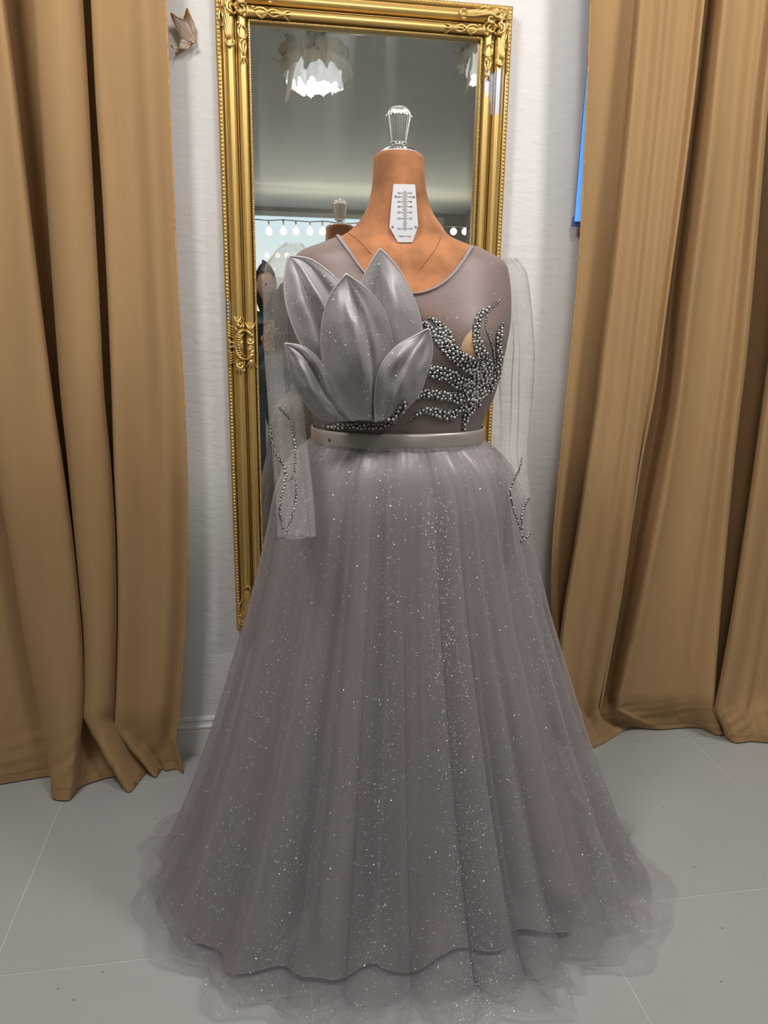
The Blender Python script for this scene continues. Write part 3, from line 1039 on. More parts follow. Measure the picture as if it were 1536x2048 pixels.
SECS = smooth_secs(SEC, 5)
form = thing('dress_form', 'peach velvet dress form with size dial wearing the grey gown', 'dress form', (FX, FYC, 0))
zs_form = SECS[:, 0]
A_form = form_surface(0, zs_form, 96, SECS)
fm = MB().grid(A_form, wrap_u=True)
fm.f.append(tuple(i * len(zs_form) + len(zs_form) - 1 for i in range(96))); fm.m.append(0)
fm.f.append(tuple(i * len(zs_form) for i in reversed(range(96)))); fm.m.append(0)
fm.build('torso', M_FORM, form)
BV_FORM = bvh_of(A_form, True)


def px_curve(bvh, pts, lift, n=8):
    out = []
    for x, y in catmull(np.array(pts, float), n):
        p, nn = hit(bvh, x, y)
        if p is not None:
            out.append(p + nn * lift)
    return np.array(out)


for pts in ([(683, 455), (700, 468), (718, 482), (742, 508)], [(882, 474), (872, 496), (855, 520), (838, 540)]):
    c = px_curve(BV_FORM, pts, .0002)
    MB().tube(c, .0007, 5).build('seam', M_SEAM, form)
c = px_curve(BV_FORM, [(803, 488), (802, 520), (801, 560)], .0001)
MB().tube(c, .0005, 5).build('seam', M_FORM, form)
# neck cap, collar, fluted crystal finial
kz = at(795, 315, FYC)[2]
KX = .2535
MB().lathe([(.0395, 1.512), (.0385, 1.5145), (.034, 1.519), (.024, 1.5245), (.012, 1.5262), (0, 1.5265)], (KX + .001, FYC, 0), 40).build('neck_cap', M_CAP, form)
cap_ink = MB()
for k in range(9):
    a = -PI / 2 + (k - 4) * .17
    if k == 5:
        continue
    pts = []
    for q in range(7):
        aa = a + .02 * q - .05
        rr = .0315 + .004 * math.sin(q * 2.1 + k)
        zz = np.interp(rr, [.024, .034, .0385], [1.5245, 1.519, 1.5145])
        pts.append((KX + .001 + (rr + .0004) * math.cos(aa), FYC + (rr + .0004) * math.sin(aa), zz + .0004))
    cap_ink.tube(pts, .00045, 4)
cap_ink.build('cap_lettering', M_BLACK, form)
MB().lathe([(.008, 1.5255), (.008, 1.529), (.0145, 1.5295), (.0150, 1.531), (.0148, 1.533), (.013, 1.5335), (.0, 1.534)], (KX, FYC, 0), 32).build('finial_collar', M_CHROME, form)
body = [(.0, 1.533), (.0148, 1.5335), (.0152, 1.536), (.0225, 1.5755), (.0228, 1.5775), (.0215, 1.5785)]
MB().lathe(body, (KX, FYC, 0), 192, flute=.085, nf=24).build('finial', M_CRYSTAL, form)
MB().lathe([(.0230, 1.5770), (.0232, 1.5782), (.0215, 1.5796), (.0195, 1.5800)], (KX, FYC, 0), 48).build('finial_ring', M_CHROME, form)
MB().lathe([(.0195, 1.5795), (.0185, 1.584), (.0160, 1.589), (.0115, 1.5925), (.005, 1.594), (0, 1.594)], (KX, FYC, 0), 192, flute=.09, nf=20).build('finial_dome', M_CRYSTAL, form)
# stand, hidden under the skirt
MB().lathe([(.016, .02), (.016, .87)], (FX, FYC, 0), 20).build('stand_pole', M_CHROME, form)
MB().lathe([(0, 0), (.17, 0), (.17, .012), (.03, .03), (0, .03)], (FX, FYC, 0), 36).build('stand_base', M_CHROME, form)

# size dial
p_t, n_t = hit(BV_FORM, 808, 372)
p_b, n_b = hit(BV_FORM, 810, 482)
yt, yb = p_t[1] - .006, p_b[1] - .004
dial = None


def dp(x, y, lift=0.0):
    """Point on the dial plate: photo pixel of zoomed plate drawing at (680,180) scale 5.12."""
    X, Y = 680 + x / 5.12, 180 + y / 5.12
    t = (Y - 368) / (485 - 368)
    return at(X, Y, yt + (yb - yt) * t - lift)


po2 = [(548, 968), (556, 962), (762, 966), (770, 972), (785, 1180), (799, 1385), (798, 1396), (745, 1552), (735, 1560), (600, 1560), (590, 1552), (509, 1408), (508, 1396), (525, 1180)]
front = [dp(x, y) for x, y in po2]
back = [p + np.array([0, .004, 0]) for p in front]
k = len(po2)
dm = MB().add(front + back, [tuple(reversed(range(k))), tuple(range(k, 2 * k))] + [(i, (i + 1) % k, k + (i + 1) % k, k + i) for i in range(k)])
dial = dm.build('size_dial', M_PLATE, form, smooth=False)
dial['label'] = 'white size dial with black numbers'
ink = MB()
rows_y = [(1055, '42'), (1095, '44'), (1143, '46'), (1195, '48'), (1253, '50'), (1315, '52'), (1420, '54')]
minor = [1075, 1119, 1168, 1225, 1284, 1365]


def quad(mb, x0, y0, x1, y1, lift):
    mb.add([dp(x0, y0, lift), dp(x1, y0, lift), dp(x1, y1, lift), dp(x0, y1, lift)], [(3, 2, 1, 0)])


for y, t in rows_y:
    quad(ink, 618, y - 2, 648, y + 2, .0004)
    quad(ink, 683, y - 2, 709, y + 2, .0004)
for y in minor:
    quad(ink, 637, y - 1.6, 648, y + 1.6, .0004)
    quad(ink, 683, y - 1.6, 694, y + 1.6, .0004)
ink.build('scale_marks', M_BLACK, dial, smooth=False)
sl = MB()
quad(sl, 651, 1032, 680, 1436, .0003)
sl.build('scale_slot', M_SLOT, dial, smooth=False)


def letters(text, x, y, h, name):
    """Small printed text on the dial plate, centred on (x, y)."""
    cu = bpy.data.curves.new(name, 'FONT')
    cu.body = text
    cu.size = 1.0
    cu.align_x = 'CENTER'
    tmp = bpy.data.objects.new(name, cu)
    COL.objects.link(tmp)
    dg = bpy.context.evaluated_depsgraph_get()
    me = bpy.data.meshes.new_from_object(tmp.evaluated_get(dg))
    bpy.data.objects.remove(tmp)
    V = [dp(x + v.co.x * h, y - (v.co.y - .33) * h, .0005) for v in me.vertices]
    F = [tuple(p.vertices) for p in me.polygons]
    return MB().add(V, F).build(name, M_BLACK, dial, smooth=False)


for y, t in rows_y:
    letters(t, 602, y, 29, 'number')
    letters(t, 725, y, 29, 'number')
letters('Made in Italy', 664, 1496, 25, 'lettering')
for x, y in ((570, 1091), (756, 1096), (538, 1402), (776, 1402)):
    c = dp(x, y)
    MB().lathe([(.0, .0), (.0022, .0), (.0022, .0010), (.0012, .0018), (0, .002)], (0, 0, 0), 14)
    a = [(c[0] + .0022 * math.cos(q) * s_, c[1] - h_, c[2] + .0022 * math.sin(q) * s_) for s_, h_ in ((1, .0), (1, .0008), (.6, .0015)) for q in np.linspace(0, 2 * PI, 14, endpoint=False)]
    s = MB().grid(np.array(a).reshape(3, 14, 3), wrap_v=True)
    s.f.append(tuple(28 + q for q in range(14))); s.m.append(0)
    s.build('screw', M_CHROME, dial)

# ------------------------------------------------------------------ gown
gown = thing('evening_gown', 'long grey mauve tulle gown with satin petals and pearl sprays on a dress form', 'gown', (FX, FYC - .02, 0))

# bodice of net
NECK = catmull(np.array([(664, 462), (676, 472), (684, 483), (702, 508), (725, 540), (746, 561), (772, 578), (800, 586), (830, 587), (852, 583), (880, 570), (905, 548), (925, 522), (939, 500), (948, 488)], float), 6)
zs_b = np.linspace(.985, 1.385, 120)
A_bod = form_surface(.006, zs_b, 220, SECS)
ctr = (A_bod + np.roll(A_bod, -1, 0))[:, :-1] / 4 + (A_bod + np.roll(A_bod, -1, 0))[:, 1:] / 4
cxp, cyp = pix_many(ctr.reshape(-1, 3))
yn = np.interp(cxp, NECK[:, 0], NECK[:, 1])
above = (cxp > NECK[0, 0]) & (cxp < NECK[-1, 0]) & (cyp < yn)
isfront = ctr.reshape(-1, 3)[:, 1] < FYC
zc_, xc_ = ctr.reshape(-1, 3)[:, 2], ctr.reshape(-1, 3)[:, 0]
xa_, xb_ = at(676, 475, FYC)[0], at(944, 490, FYC)[0]
backcut = (~isfront) & (zc_ > 1.345) & (xc_ > xa_) & (xc_ < xb_)
keep = ~((above & isfront) | backcut)
keep = keep.reshape(220, 119)
MB().grid(A_bod, wrap_u=True, keep=keep).build('bodice', M_YOKE, gown)
BV_BOD = bvh_of(A_bod, True)
nb_pts = []
for x, y in NECK[4:-3]:
    p, nn = hit(BV_BOD, x, y)
    if p is not None:
        nb_pts.append(p + nn * .001)
MB().tube(np.array(nb_pts), .0042, 8, flat=.45, up=(0, 0, 1)).build('neck_binding', M_BIND, gown)
# nude bust lining seen between the pearl sprays
lin = []
for r_ in range(9):
    t = r_ / 8
    xl, xr = np.interp(t, [0, .3, .6, 1], [943, 924, 918, 940]), np.interp(t, [0, .3, .6, 1], [947, 951, 956, 962])
    lin.append([hit(BV_FORM, xl + (xr - xl) * s, 658 + 72 * t) for s in np.linspace(0, 1, 5)])
L = np.array([[c_[0] + c_[1] * .0066 for c_ in r_] for r_ in lin])
MB().grid(L).build('bust_lining', M_NUDE, gown)

# waistband
wb = []
for z, g in ((.990, .009), (.9905, .0125), (.997, .0135), (1.006, .0140), (1.015, .0135), (1.0205, .0122), (1.021, .009)):
    ring = form_surface(g, [z], 120, SECS)[:, 0]
    wb.append(ring)
wbA = np.array(wb).transpose(1, 0, 2)
ang = np.linspace(-PI, PI, 120, endpoint=False)
wbA[:, 2:5, 1] -= (.0012 * np.sin(9 * ang + 1) * np.cos(ang))[:, None]
MB().grid(wbA, wrap_u=True).build('waistband', M_BAND, gown)
pb, nb_ = hit(bvh_of(wbA, True), 659, 880)
MB().add(ICO2[0] * .0024 + pb, ICO2[1]).build('snap_bead', M_BLACK, gown)

# --- skirt
ZW = [(.0, .60), (.06, .556), (.17, .500), (.37, .418), (.63, .326), (.72, .299), (.80, .277), (.886, .257), (.945, .231), (.975, .200), (.997, .168)]
ZW = np.array(ZW)


def s_of_z(z):
    return (np.interp(z, ZW[:, 0], ZW[:, 1]) - .168) / (.60 - .168)


def waist_r(ph, grow=0.0):
    hw, df, db = .162 + grow, .112 + grow, .098 + grow
    c, s = np.cos(ph), np.sin(ph)
    d = np.where(c > 0, df, db)
    return 1 / np.sqrt((s / hw) ** 2 + (c / d) ** 2)


def table(ph, tab):
    t = np.array(tab, float)
    d = np.degrees(ph)
    x = np.r_[t[:, 0] - 360, t[:, 0], t[:, 0] + 360]
    y = np.r_[t[:, 1], t[:, 1], t[:, 1]]
    return np.interp(d, x, y)


def gauss(d, c, w):
    return np.exp(-((d - c) / w) ** 2)


SATIN_HEM = [(-180, .44), (-140, .45), (-100, .475), (-72, .455), (-55, .425), (-46, .375), (-37, .355), (-28, .335), (-21, .315), (-14, .300), (-9, .296), (-3, .300), (4, .297), (12, .290), (24, .292), (34, .325), (40, .330), (45, .345), (52, .41), (60, .42), (72, .46), (95, .49), (140, .46)]
OUT_HEM = [(-180, .47), (-150, .50), (-115, .555), (-107, .585), (-103, .602), (-99, .568), (-94, .584), (-86, .560), (-79, .533), (-72, .548), (-68, .541), (-64, .522), (-59, .482), (-52, .508), (-46, .508), (-38, .46), (-30, .475), (-20, .44), (-9, .455), (0, .43), (10, .46), (18, .445), (24, .48), (31, .515), (35, .47), (38, .50), (43, .485), (48, .556), (51, .582), (58, .585), (64, .615), (69, .628), (74, .646), (79, .640), (84, .60), (90, .585), (94, .636), (100, .60), (115, .57), (150, .50)]


def ripple(ph, rng, n_lo, n_hi, k):
    out = np.zeros_like(ph)
    for _ in range(k):
        n = rng.integers(n_lo, n_hi)
        out += rng.uniform(.4, 1) * np.cos(n * ph + rng.uniform(0, 2 * PI))
    return out / math.sqrt(k)


def skirt_layer(kind, seed, nphi, nrow):
    rng = np.random.default_rng(seed)
    ph = np.linspace(-PI, PI, nphi, endpoint=False)
    dg = np.degrees(ph)
    rows = []
    if kind == 'satin':
        hem = table(ph, SATIN_HEM)
        zz = np.r_[np.linspace(.995, .10, nrow - 12), np.linspace(.095, .012, 12)]
        zz = zz[:]
        fine = ripple(ph, rng, 14, 30, 6)
        gather = ripple(ph, rng, 34, 60, 6)
        for z in zz:
            s = s_of_z(z) / s_of_z(.012)
            base = waist_r(ph, .004) * (1 - s) + s * hem
            # the photo's folds: ridges (+) and valleys (-)
            f = 2.3 * (.030 * gauss(dg, -52, 7) - .030 * gauss(dg, -42, 6) + .018 * gauss(dg, -30, 6) - .030 * gauss(dg, -15, 7) + .026 * gauss(dg, -3, 6)
                 - .022 * gauss(dg, 14, 9) + .030 * gauss(dg, 33, 6) - .016 * gauss(dg, 42, 5) + .022 * gauss(dg, 54, 6) - .02 * gauss(dg, 66, 6)
                 + .02 * gauss(dg, -72, 7) - .018 * gauss(dg, -62, 5)) * s ** .75 * (1 - .84 * float(sstep((.12 - z) / .12)))
            f = f + fine * .009 * s ** .7 + gather * .0022 * np.exp(-((1 - z) / .12) ** 2)
            r = base + f
            lim = (waist_r(ph, .006) * (1 - s) + s * .945 * (np.where(np.sin(ph) < 0, .528, .590) * np.sin(ph) ** 2 + .385 * np.cos(ph) ** 2)) - .020 * s
            r = np.where(r > lim - .02, lim - .02 * np.exp(-np.clip(r - lim + .02, 0, 1) / .02), r) if z > .02 else r
            # slight wander of folds with height
            p2 = ph + .03 * np.sin(3 * ph + z * 5) * (1 - s)
            zz_ = np.full_like(ph, z)
            if z < .08:
                lift = .003 * gauss(dg, -12, 8) + .012 * gauss(dg, 40, 6) + .004 * np.sin(9 * ph)
                zz_ = zz_ + np.clip(lift, 0, 1) * (1 - z / .08)
            # crumples where the cloth breaks near the floor
            cr = sstep((.30 - z) / .22)
            r = r + cr * (.008 * np.sin(23 * ph + 60 * z) * gauss(dg, 54, 8) + .007 * np.sin(38 * z + 5 * ph) * gauss(dg, -2, 7) + .006 * np.sin(44 * z + 9 * ph) * gauss(dg, -38, 9))
            rows.append(np.stack([FX + r * np.sin(p2), FYC - r * np.cos(p2), zz_], 1))
        return np.array(rows).transpose(1, 0, 2)
    k = {'inner': .93, 'outer': 1.0}[kind]
    hem = table(ph, OUT_HEM) * k
    cone = hem * {'inner': .88, 'outer': .885}[kind]
    # keep the cone smooth and close to the measured silhouette
    side = np.abs(np.sin(ph))
    smooth_c = np.where(np.sin(ph) < 0, .528, .590) * side ** 2 + .385 * (1 - side ** 2) + (.03 if kind == 'outer' else .0) * 0
    cone = .35 * cone + .65 * smooth_c * (1.0 if kind == 'outer' else .955)
    n_pl = 23 if kind == 'outer' else 19
    pleat = n_pl * ph + 1.7 * np.sin(2 * ph + seed) + 1.1 * np.sin(5 * ph + 2 * seed)
    fine = ripple(ph, rng, 18, 44, 8)
    gather = ripple(ph, rng, 40, 80, 6)
    zc = np.r_[np.linspace(.995, .20, nrow - 26), np.linspace(.19, .02, 14)]
    ground_ripple = ripple(ph, rng, 9, 36, 6)
    for z in zc:
        s = s_of_z(z) / s_of_z(.02)
        r = waist_r(ph, .008 if kind == 'outer' else .006) * (1 - s) + s * cone
        amp = (.016 if kind == 'outer' else .018) * s ** .7
        r = r + amp * np.cos(pleat) + fine * .0045 * s + gather * .002 * np.exp(-((1 - z) / .1) ** 2)
        over = 1.25 * sstep(s * 2.2) * (.55 + .45 * np.sin(3 * ph + 1.3 * seed))
        p2 = ph + over / n_pl * np.sin(pleat + .5 * np.sin(3 * z + seed))
        rows.append(np.stack([FX + r * np.sin(p2), FYC - r * np.cos(p2), np.full_like(ph, z)], 1))
    last = rows[-1]
    r_in = np.hypot(last[:, 0] - FX, last[:, 1] - FYC)
    p_in = np.arctan2(last[:, 0] - FX, -(last[:, 1] - FYC))
    n_f = 12
    for q in range(1, n_f + 1):
        t = q / n_f
        hem_w = hem * (1 + .030 * ripple(ph, np.random.default_rng(seed + 5), 9, 36, 6))
        r = r_in + (np.maximum(hem_w, r_in + .01) - r_in) * t
        zz_ = .006 + .016 * (1 - t) ** 2 + np.abs(.019 * ground_ripple) * math.sin(PI * min(t, .97)) ** .7 + (.004 if kind == 'outer' else 0.0)
        dp_ = np.angle(np.exp(1j * (ph - p_in)))
        p2 = p_in + dp_ * sstep(t) + .010 * math.sin(PI * t) * np.sin(17 * ph + seed)
        rows.append(np.stack([FX + r * np.sin(p2), FYC - r * np.cos(p2), np.maximum(zz_, .004)], 1))
    return np.array(rows).transpose(1, 0, 2)


A_sat = skirt_layer('satin', 2, 420, 60)
A_in = skirt_layer('inner', 5, 620, 70)
A_out = skirt_layer('outer', 11, 760, 76)
for A in (A_in, A_out):                     # stay clear of the wall behind
    A[:, :, 1] = np.minimum(A[:, :, 1], 1.93)
MB().grid(A_sat, wrap_u=True).build('satin_underskirt', M_SATIN, gown)
MB().grid(A_in, wrap_u=True).build('inner_tulle_skirt', M_TULLE2, gown)
MB().grid(A_out, wrap_u=True).build('outer_tulle_skirt', M_TULLE, gown)
sh = A_sat[:, -1] + np.array([0, 0, .001])
MB().tube(np.r_[sh, sh[:1]], .0012, 6, cap=False).build('satin_hem', M_SATIN, gown)


# --- sleeves
def sleeve(rows_px, depth_of, seed, name, label):
    rng = np.random.default_rng(seed)
    r = np.array(rows_px, float)
    yy = np.linspace(r[0, 0], r[-1, 0], 70)
    xl, xr = np.interp(yy, r[:, 0], r[:, 1]), np.interp(yy, r[:, 0], r[:, 2])
    n = 110
    a = np.linspace(0, 2 * PI, n, endpoint=False)
    A = np.zeros((n, len(yy), 3))
    f1_, f2_ = rng.uniform(0, 6), rng.uniform(0, 6)
    for j, y in enumerate(yy):
        dep = depth_of(y)
        pl, pr = at(xl[j], y, dep), at(xr[j], y, dep)
        c, hw = (pl + pr) / 2, (pr[0] - pl[0]) / 2
        t = j / (len(yy) - 1)
        hd = min(hw * 1.0, .050) * (1 - .8 * t) * min(1, math.sqrt(t * 12 + .02))
        fold = (.20 * np.sin(3 * a + f1_ + 2.2 * t) + .16 * np.sin(4 * a + f2_ - 2.6 * t)) * sstep(t * 4)
        a2 = a + .30 * np.sin(4 * a + f2_ + 3 * t) * sstep(t * 3)
        co, si = np.cos(a2), np.sin(a2)
        k = np.abs(si) ** 1.0
        A[:, j, 0] = c[0] + hw * co * (1 + fold * .25 * k)
        A[:, j, 1] = c[1] - hd * si * (1 + fold * 1.4)
        puck = .0030 * np.sin(9 * a + 9 * t) * math.exp(-t * 22)
        A[:, j, 2] = c[2] + puck + .002 * np.sin(7 * a) * t
    o = MB().grid(A, wrap_u=True).build(name, M_SLEEVE, gown)
    o['label'] = label
    edge = A[:, -1]
    MB().tube(np.r_[edge, edge[:1]], .0006, 5, cap=False).build('cuff_edge', M_BIND, o)
    return o, A


left_rows = [(487, 572, 603), (494, 562, 611), (503, 552, 615), (512, 546, 618), (533, 529, 620), (560, 528, 616), (620, 528, 604), (705, 529, 602), (764, 533, 604), (822, 538, 607), (880, 543, 613), (950, 548, 622), (1010, 552, 628), (1073, 555, 632)]
right_rows = [(517, 1004, 1032), (524, 1002, 1040), (532, 1000, 1046), (545, 1000, 1053), (570, 1000, 1057), (620, 1003, 1062), (700, 1002, 1068), (760, 998, 1066), (834, 1001, 1060), (895, 1000, 1055), (944, 1008, 1056), (981, 1018, 1060), (1017, 1028, 1061), (1066, 1036, 1061), (1087, 1040, 1058)]
sl_l, A_sl = sleeve(left_rows, lambda y: np.interp(y, [487, 700, 900, 1073], [1.44, 1.42, 1.30, 1.215]), 4, 'sleeve', 'sheer left-hand sleeve hanging in front of the skirt')
sl_r, A_sr = sleeve(right_rows, lambda y: np.interp(y, [517, 800, 900, 1000, 1087], [1.45, 1.43, 1.375, 1.315, 1.285]), 9, 'sleeve', 'sheer right-hand sleeve hanging in front of the wall')
BV_SL, BV_SR = bvh_of(A_sl, True), bvh_of(A_sr, True)

# --- satin petals
def petal(name, left, right, ybase, ytip, bulge, cup, folds, seed, label):
    rng = np.random.default_rng(seed)
    n, m = 60, 64
    Lc, Rc = resample(catmull(np.array(left, float), 8), n), resample(catmull(np.array(right, float), 8), n)
    A = np.zeros((n, m, 3))
    wid = np.linalg.norm(Rc - Lc, axis=1)
    wid = np.minimum(1, wid / wid.max() * 1.1) ** 1.5
    ph1, ph2 = rng.uniform(0, 6, 2)
    for i in range(n):
        t = i / (n - 1)
        for j in range(m):
            s = j / (m - 1)
            p = Lc[i] * (1 - s) + Rc[i] * s
            c = 2 * s - 1
            y = ybase + (ytip - ybase) * t - (bulge * math.sin(PI * min(1, t * .95 + .03)) * (1 - c * c) - cup * c * c * math.sin(PI * t)) * wid[i]
            for (fs0, fs1, w, a_) in folds:       # creases that run from base to tip
                fc = fs0 + (fs1 - fs0) * t
                y -= a_ * (math.exp(-((s - fc) / w) ** 2) if w > 0 else .5 * math.tanh((s - fc) / -w) * math.exp(-((s - fc) / .3) ** 2)) * math.sin(PI * min(1, t)) ** .8 * wid[i]
            y += (.0036 * math.sin(7 * t + 5 * s + ph1) + .0022 * math.sin(13 * t - 9 * s + ph2) + .0010 * math.sin(25 * t + 16 * s + ph1)) * math.sin(PI * s) * wid[i]
            A[i, j] = at(p[0], p[1], y)
    o = MB().grid(A).build(name, M_PETAL, gown)
    sd = o.modifiers.new('thick', 'SOLIDIFY'); sd.thickness = .0022; sd.offset = 0
    o['label'] = label
    rim = np.r_[A[:, 0], A[::-1, -1]]
    MB().tube(rim, .0019, 6).build('petal_rim', M_RIM, o)
    return A


P_A = petal('petal', [(690, 838), (655, 790), (628, 728), (603, 690), (585, 650), (572, 605), (569, 560), (577, 512)],
            [(722, 838), (742, 780), (740, 720), (728, 660), (708, 610), (685, 572), (650, 538), (618, 518), (577, 512)],
            1.316, 1.330, .014, -.004, [(.50, .60, .05, .014), (.66, .80, .07, -.016), (.18, .30, .12, .008), (.34, .42, .06, -.010)], 1, 'upper left satin petal with its tip at the shoulder')
P_B = petal('petal', [(728, 838), (712, 760), (708, 690), (712, 610), (722, 570), (738, 532), (760, 497)],
            [(785, 836), (826, 770), (843, 715), (845, 670), (838, 628), (822, 585), (795, 535), (760, 497)],
            1.312, 1.300, .018, -.003, [(.62, .66, .12, .012), (.36, .30, .13, -.010), (.45, .44, -.02, .005)], 2, 'tall satin petal rising to the neckline')
P_D = petal('petal', [(668, 842), (640, 836), (612, 806), (592, 775), (580, 738), (570, 687)],
            [(712, 842), (690, 818), (668, 782), (652, 745), (630, 712), (604, 693), (570, 687)],
            1.305, 1.262, .016, .0, [(.40, .45, .10, .010), (.72, .66, .07, -.010), (.85, .9, .05, .006)], 3, 'lower left satin petal pointing outward')
P_C = petal('petal', [(706, 842), (680, 810), (656, 762), (644, 705), (645, 645), (660, 592), (692, 548)],
            [(753, 845), (768, 790), (780, 745), (785, 700), (781, 662), (765, 618), (735, 580), (692, 548)],
            1.296, 1.256, .024, .004, [(.80, .46, -.014, -.034), (.66, .36, .07, .008), (.34, .22, .10, .004), (.88, .62, .05, .006), (.12, .10, .06, -.004)], 4, 'large front satin petal with a pinched crease')
P_E = petal('petal', [(752, 845), (749, 800), (754, 755), (768, 722), (795, 692), (828, 673), (857, 657)],
            [(790, 838), (814, 815), (837, 790), (852, 750), (862, 718), (864, 690), (857, 657)],
            1.286, 1.254, .018, -.003, [(.50, .46, -.03, .010), (.22, .2, .14, .006), (.75, .7, .1, -.006)], 5, 'lower right satin petal overlapping the large one')

# --- pearl sprays
def bead_spray(name, path, width, bvh, n_big, n_small, lift=.0, label=None, parent=None, sizes=(.0031, .0019), extra_w=1.0, backing=True):
    rng = np.random.default_rng(abs(hash((len(path), path[0][0], path[-1][1]))) % 9999)
    P = catmull(np.array(path, float), 8)
    P = resample(P, max(12, int(len(P))))
    d = np.r_[0, np.cumsum(np.linalg.norm(np.diff(P, axis=0), axis=1))]
    W = np.interp(d / d[-1], np.linspace(0, 1, len(width)), width) * extra_w
    T = np.gradient(P, axis=0)
    T /= np.linalg.norm(T, axis=1)[:, None]
    N = np.stack([-T[:, 1], T[:, 0]], 1)
    mb, placed = MB(), []

    def put(x, y, r, hi):
        p, nn = hit(bvh, x, y)
        if p is None:
            return
        src = ICO2 if hi else ICO1
        mb.add(src[0] * r + (p + nn * (lift + r * .75)), src[1])

    for cnt, r, hi in ((n_big, sizes[0], True), (n_small, sizes[1], False)):
        rp = r / .00088
        tries = got = 0
        while got < cnt and tries < cnt * 30:
            tries += 1
            u = rng.uniform(0, d[-1])
            wv = np.interp(u, d, W)
            o_ = rng.uniform(-.5, .5) * max(wv - rp, .5)
            x = np.interp(u, d, P[:, 0]) + o_ * np.interp(u, d, N[:, 0])
            y = np.interp(u, d, P[:, 1]) + o_ * np.interp(u, d, N[:, 1])
            if hi and wv < rp * 2.0:
                continue
            if any((x - q[0]) ** 2 + (y - q[1]) ** 2 < ((rp + q[2]) * .90) ** 2 for q in placed):
                continue
            placed.append((x, y, rp))
            put(x, y, r * rng.uniform(.85, 1.12), hi)
            got += 1
    o = stuff(mb.build(name, M_PEARL, parent or gown))
    if label:
        o['label'] = label
    if backing:
        rows = []
        for i in range(len(P)):
            rr = []
            for s in (-.5, -.2, .2, .5):
                q = P[i] + N[i] * W[i] * s
                p, nn = hit(bvh, q[0], q[1])
                if p is None:
                    p, nn = hit(bvh, P[i][0], P[i][1])
                rr.append(None if p is None else p + nn * (lift + .0012))
            if all(x is not None for x in rr):
                rows.append(rr)
        MB().grid(np.array(rows)).build('beaded_backing', M_BEADBACK, o)
    return o


def zb(pts, ox=820, oy=580, sc=5.908):
    return [(ox + x / sc, oy + y / sc) for x, y in pts]


bead_spray('pearl_spray', zb([(135, 380), (190, 410), (270, 480), (380, 610), (500, 730), (620, 830), (740, 900), (850, 960)]), [9, 12, 22, 26, 29, 30, 32, 30], BV_BOD, 130, 330)
bead_spray('pearl_spray', zb([(190, 330), (260, 345), (340, 410), (420, 500), (500, 620)]), [4, 9, 14, 18, 14], BV_BOD, 30, 80, backing=True)
bead_spray('pearl_spray', zb([(1050, 125), (960, 200), (850, 275), (790, 400), (780, 560), (820, 700), (880, 830), (950, 950)]), [3, 7, 14, 15, 16, 21, 25, 24], BV_BOD, 95, 210)
bead_spray('pearl_spray', zb([(1040, 150), (930, 245), (895, 360), (905, 480), (950, 600), (985, 740), (1005, 880)]), [3, 3, 3, 3, 3, 3, 3], BV_BOD, 0, 60, sizes=(.0024, .0016))
bead_spray('pearl_spray', zb([(1095, 395), (1050, 520), (1045, 680), (1055, 820), (1045, 940), (1010, 1040)]), [5, 12, 12, 11, 14, 16], BV_BOD, 48, 90)
bead_spray('pearl_spray', zb([(235, 960), (340, 980), (450, 1010), (570, 1070), (690, 1140), (800, 1180)]), [24, 28, 29, 32, 28, 24], BV_BOD, 85, 240)
bead_spray('pearl_spray', zb([(45, 1270), (160, 1225), (290, 1225), (420, 1250), (560, 1275), (690, 1260)]), [6, 17, 17, 19, 24, 22], BV_BOD, 66, 150)
bead_spray('pearl_spray', zb([(5, 1530), (90, 1455), (200, 1420), (330, 1450), (440, 1480), (560, 1440), (680, 1370)]), [3, 9, 14, 20, 19, 14, 16], BV_BOD, 60, 130)
bead_spray('pearl_spray', zb([(625, 1735), (640, 1600), (660, 1480), (740, 1400), (790, 1310)]), [3, 9, 13, 15, 22], BV_BOD, 34, 80)
bead_spray('pearl_spray', zb([(720, 1000), (860, 1020), (960, 1040)]), [30, 40, 20], BV_BOD, 45, 90)
bead_spray('pearl_spray', zb([(690, 1210), (800, 1160), (900, 1110), (970, 1040)]), [44, 46, 42, 22], BV_BOD, 100, 200)
bead_spray('pearl_spray', zb([(700, 1330), (800, 1260), (880, 1210)]), [20, 24, 14], BV_BOD, 30, 60)
# waist garland at the foot of the petals
BV_PE = BVHTree.FromPolygons([Vector(v) for v in np.concatenate([a_.reshape(-1, 3) for a_ in (P_C, P_D, P_E)] + [A_bod.reshape(-1, 3), wbA.reshape(-1, 3)])],
                             (lambda fs: fs)([tuple(i + o_ for i in f) for A_, o_, w_ in ((P_C, 0, False), (P_D, P_C.size // 3, False), (P_E, (P_C.size + P_D.size) // 3, False), (A_bod, (P_C.size + P_D.size + P_E.size) // 3, True), (wbA, (P_C.size + P_D.size + P_E.size + A_bod.size) // 3, True)) for f in MB().grid(A_, wrap_u=w_).f]))
bead_spray('pearl_garland', [(649, 850), (668, 853), (695, 850), (720, 850), (746, 851), (770, 848), (788, 836), (803, 815), (811, 804)], [5, 11, 13, 16, 16, 13, 15, 15, 8], BV_PE, 75, 170, lift=.002, label='pearl garland along the foot of the petals')
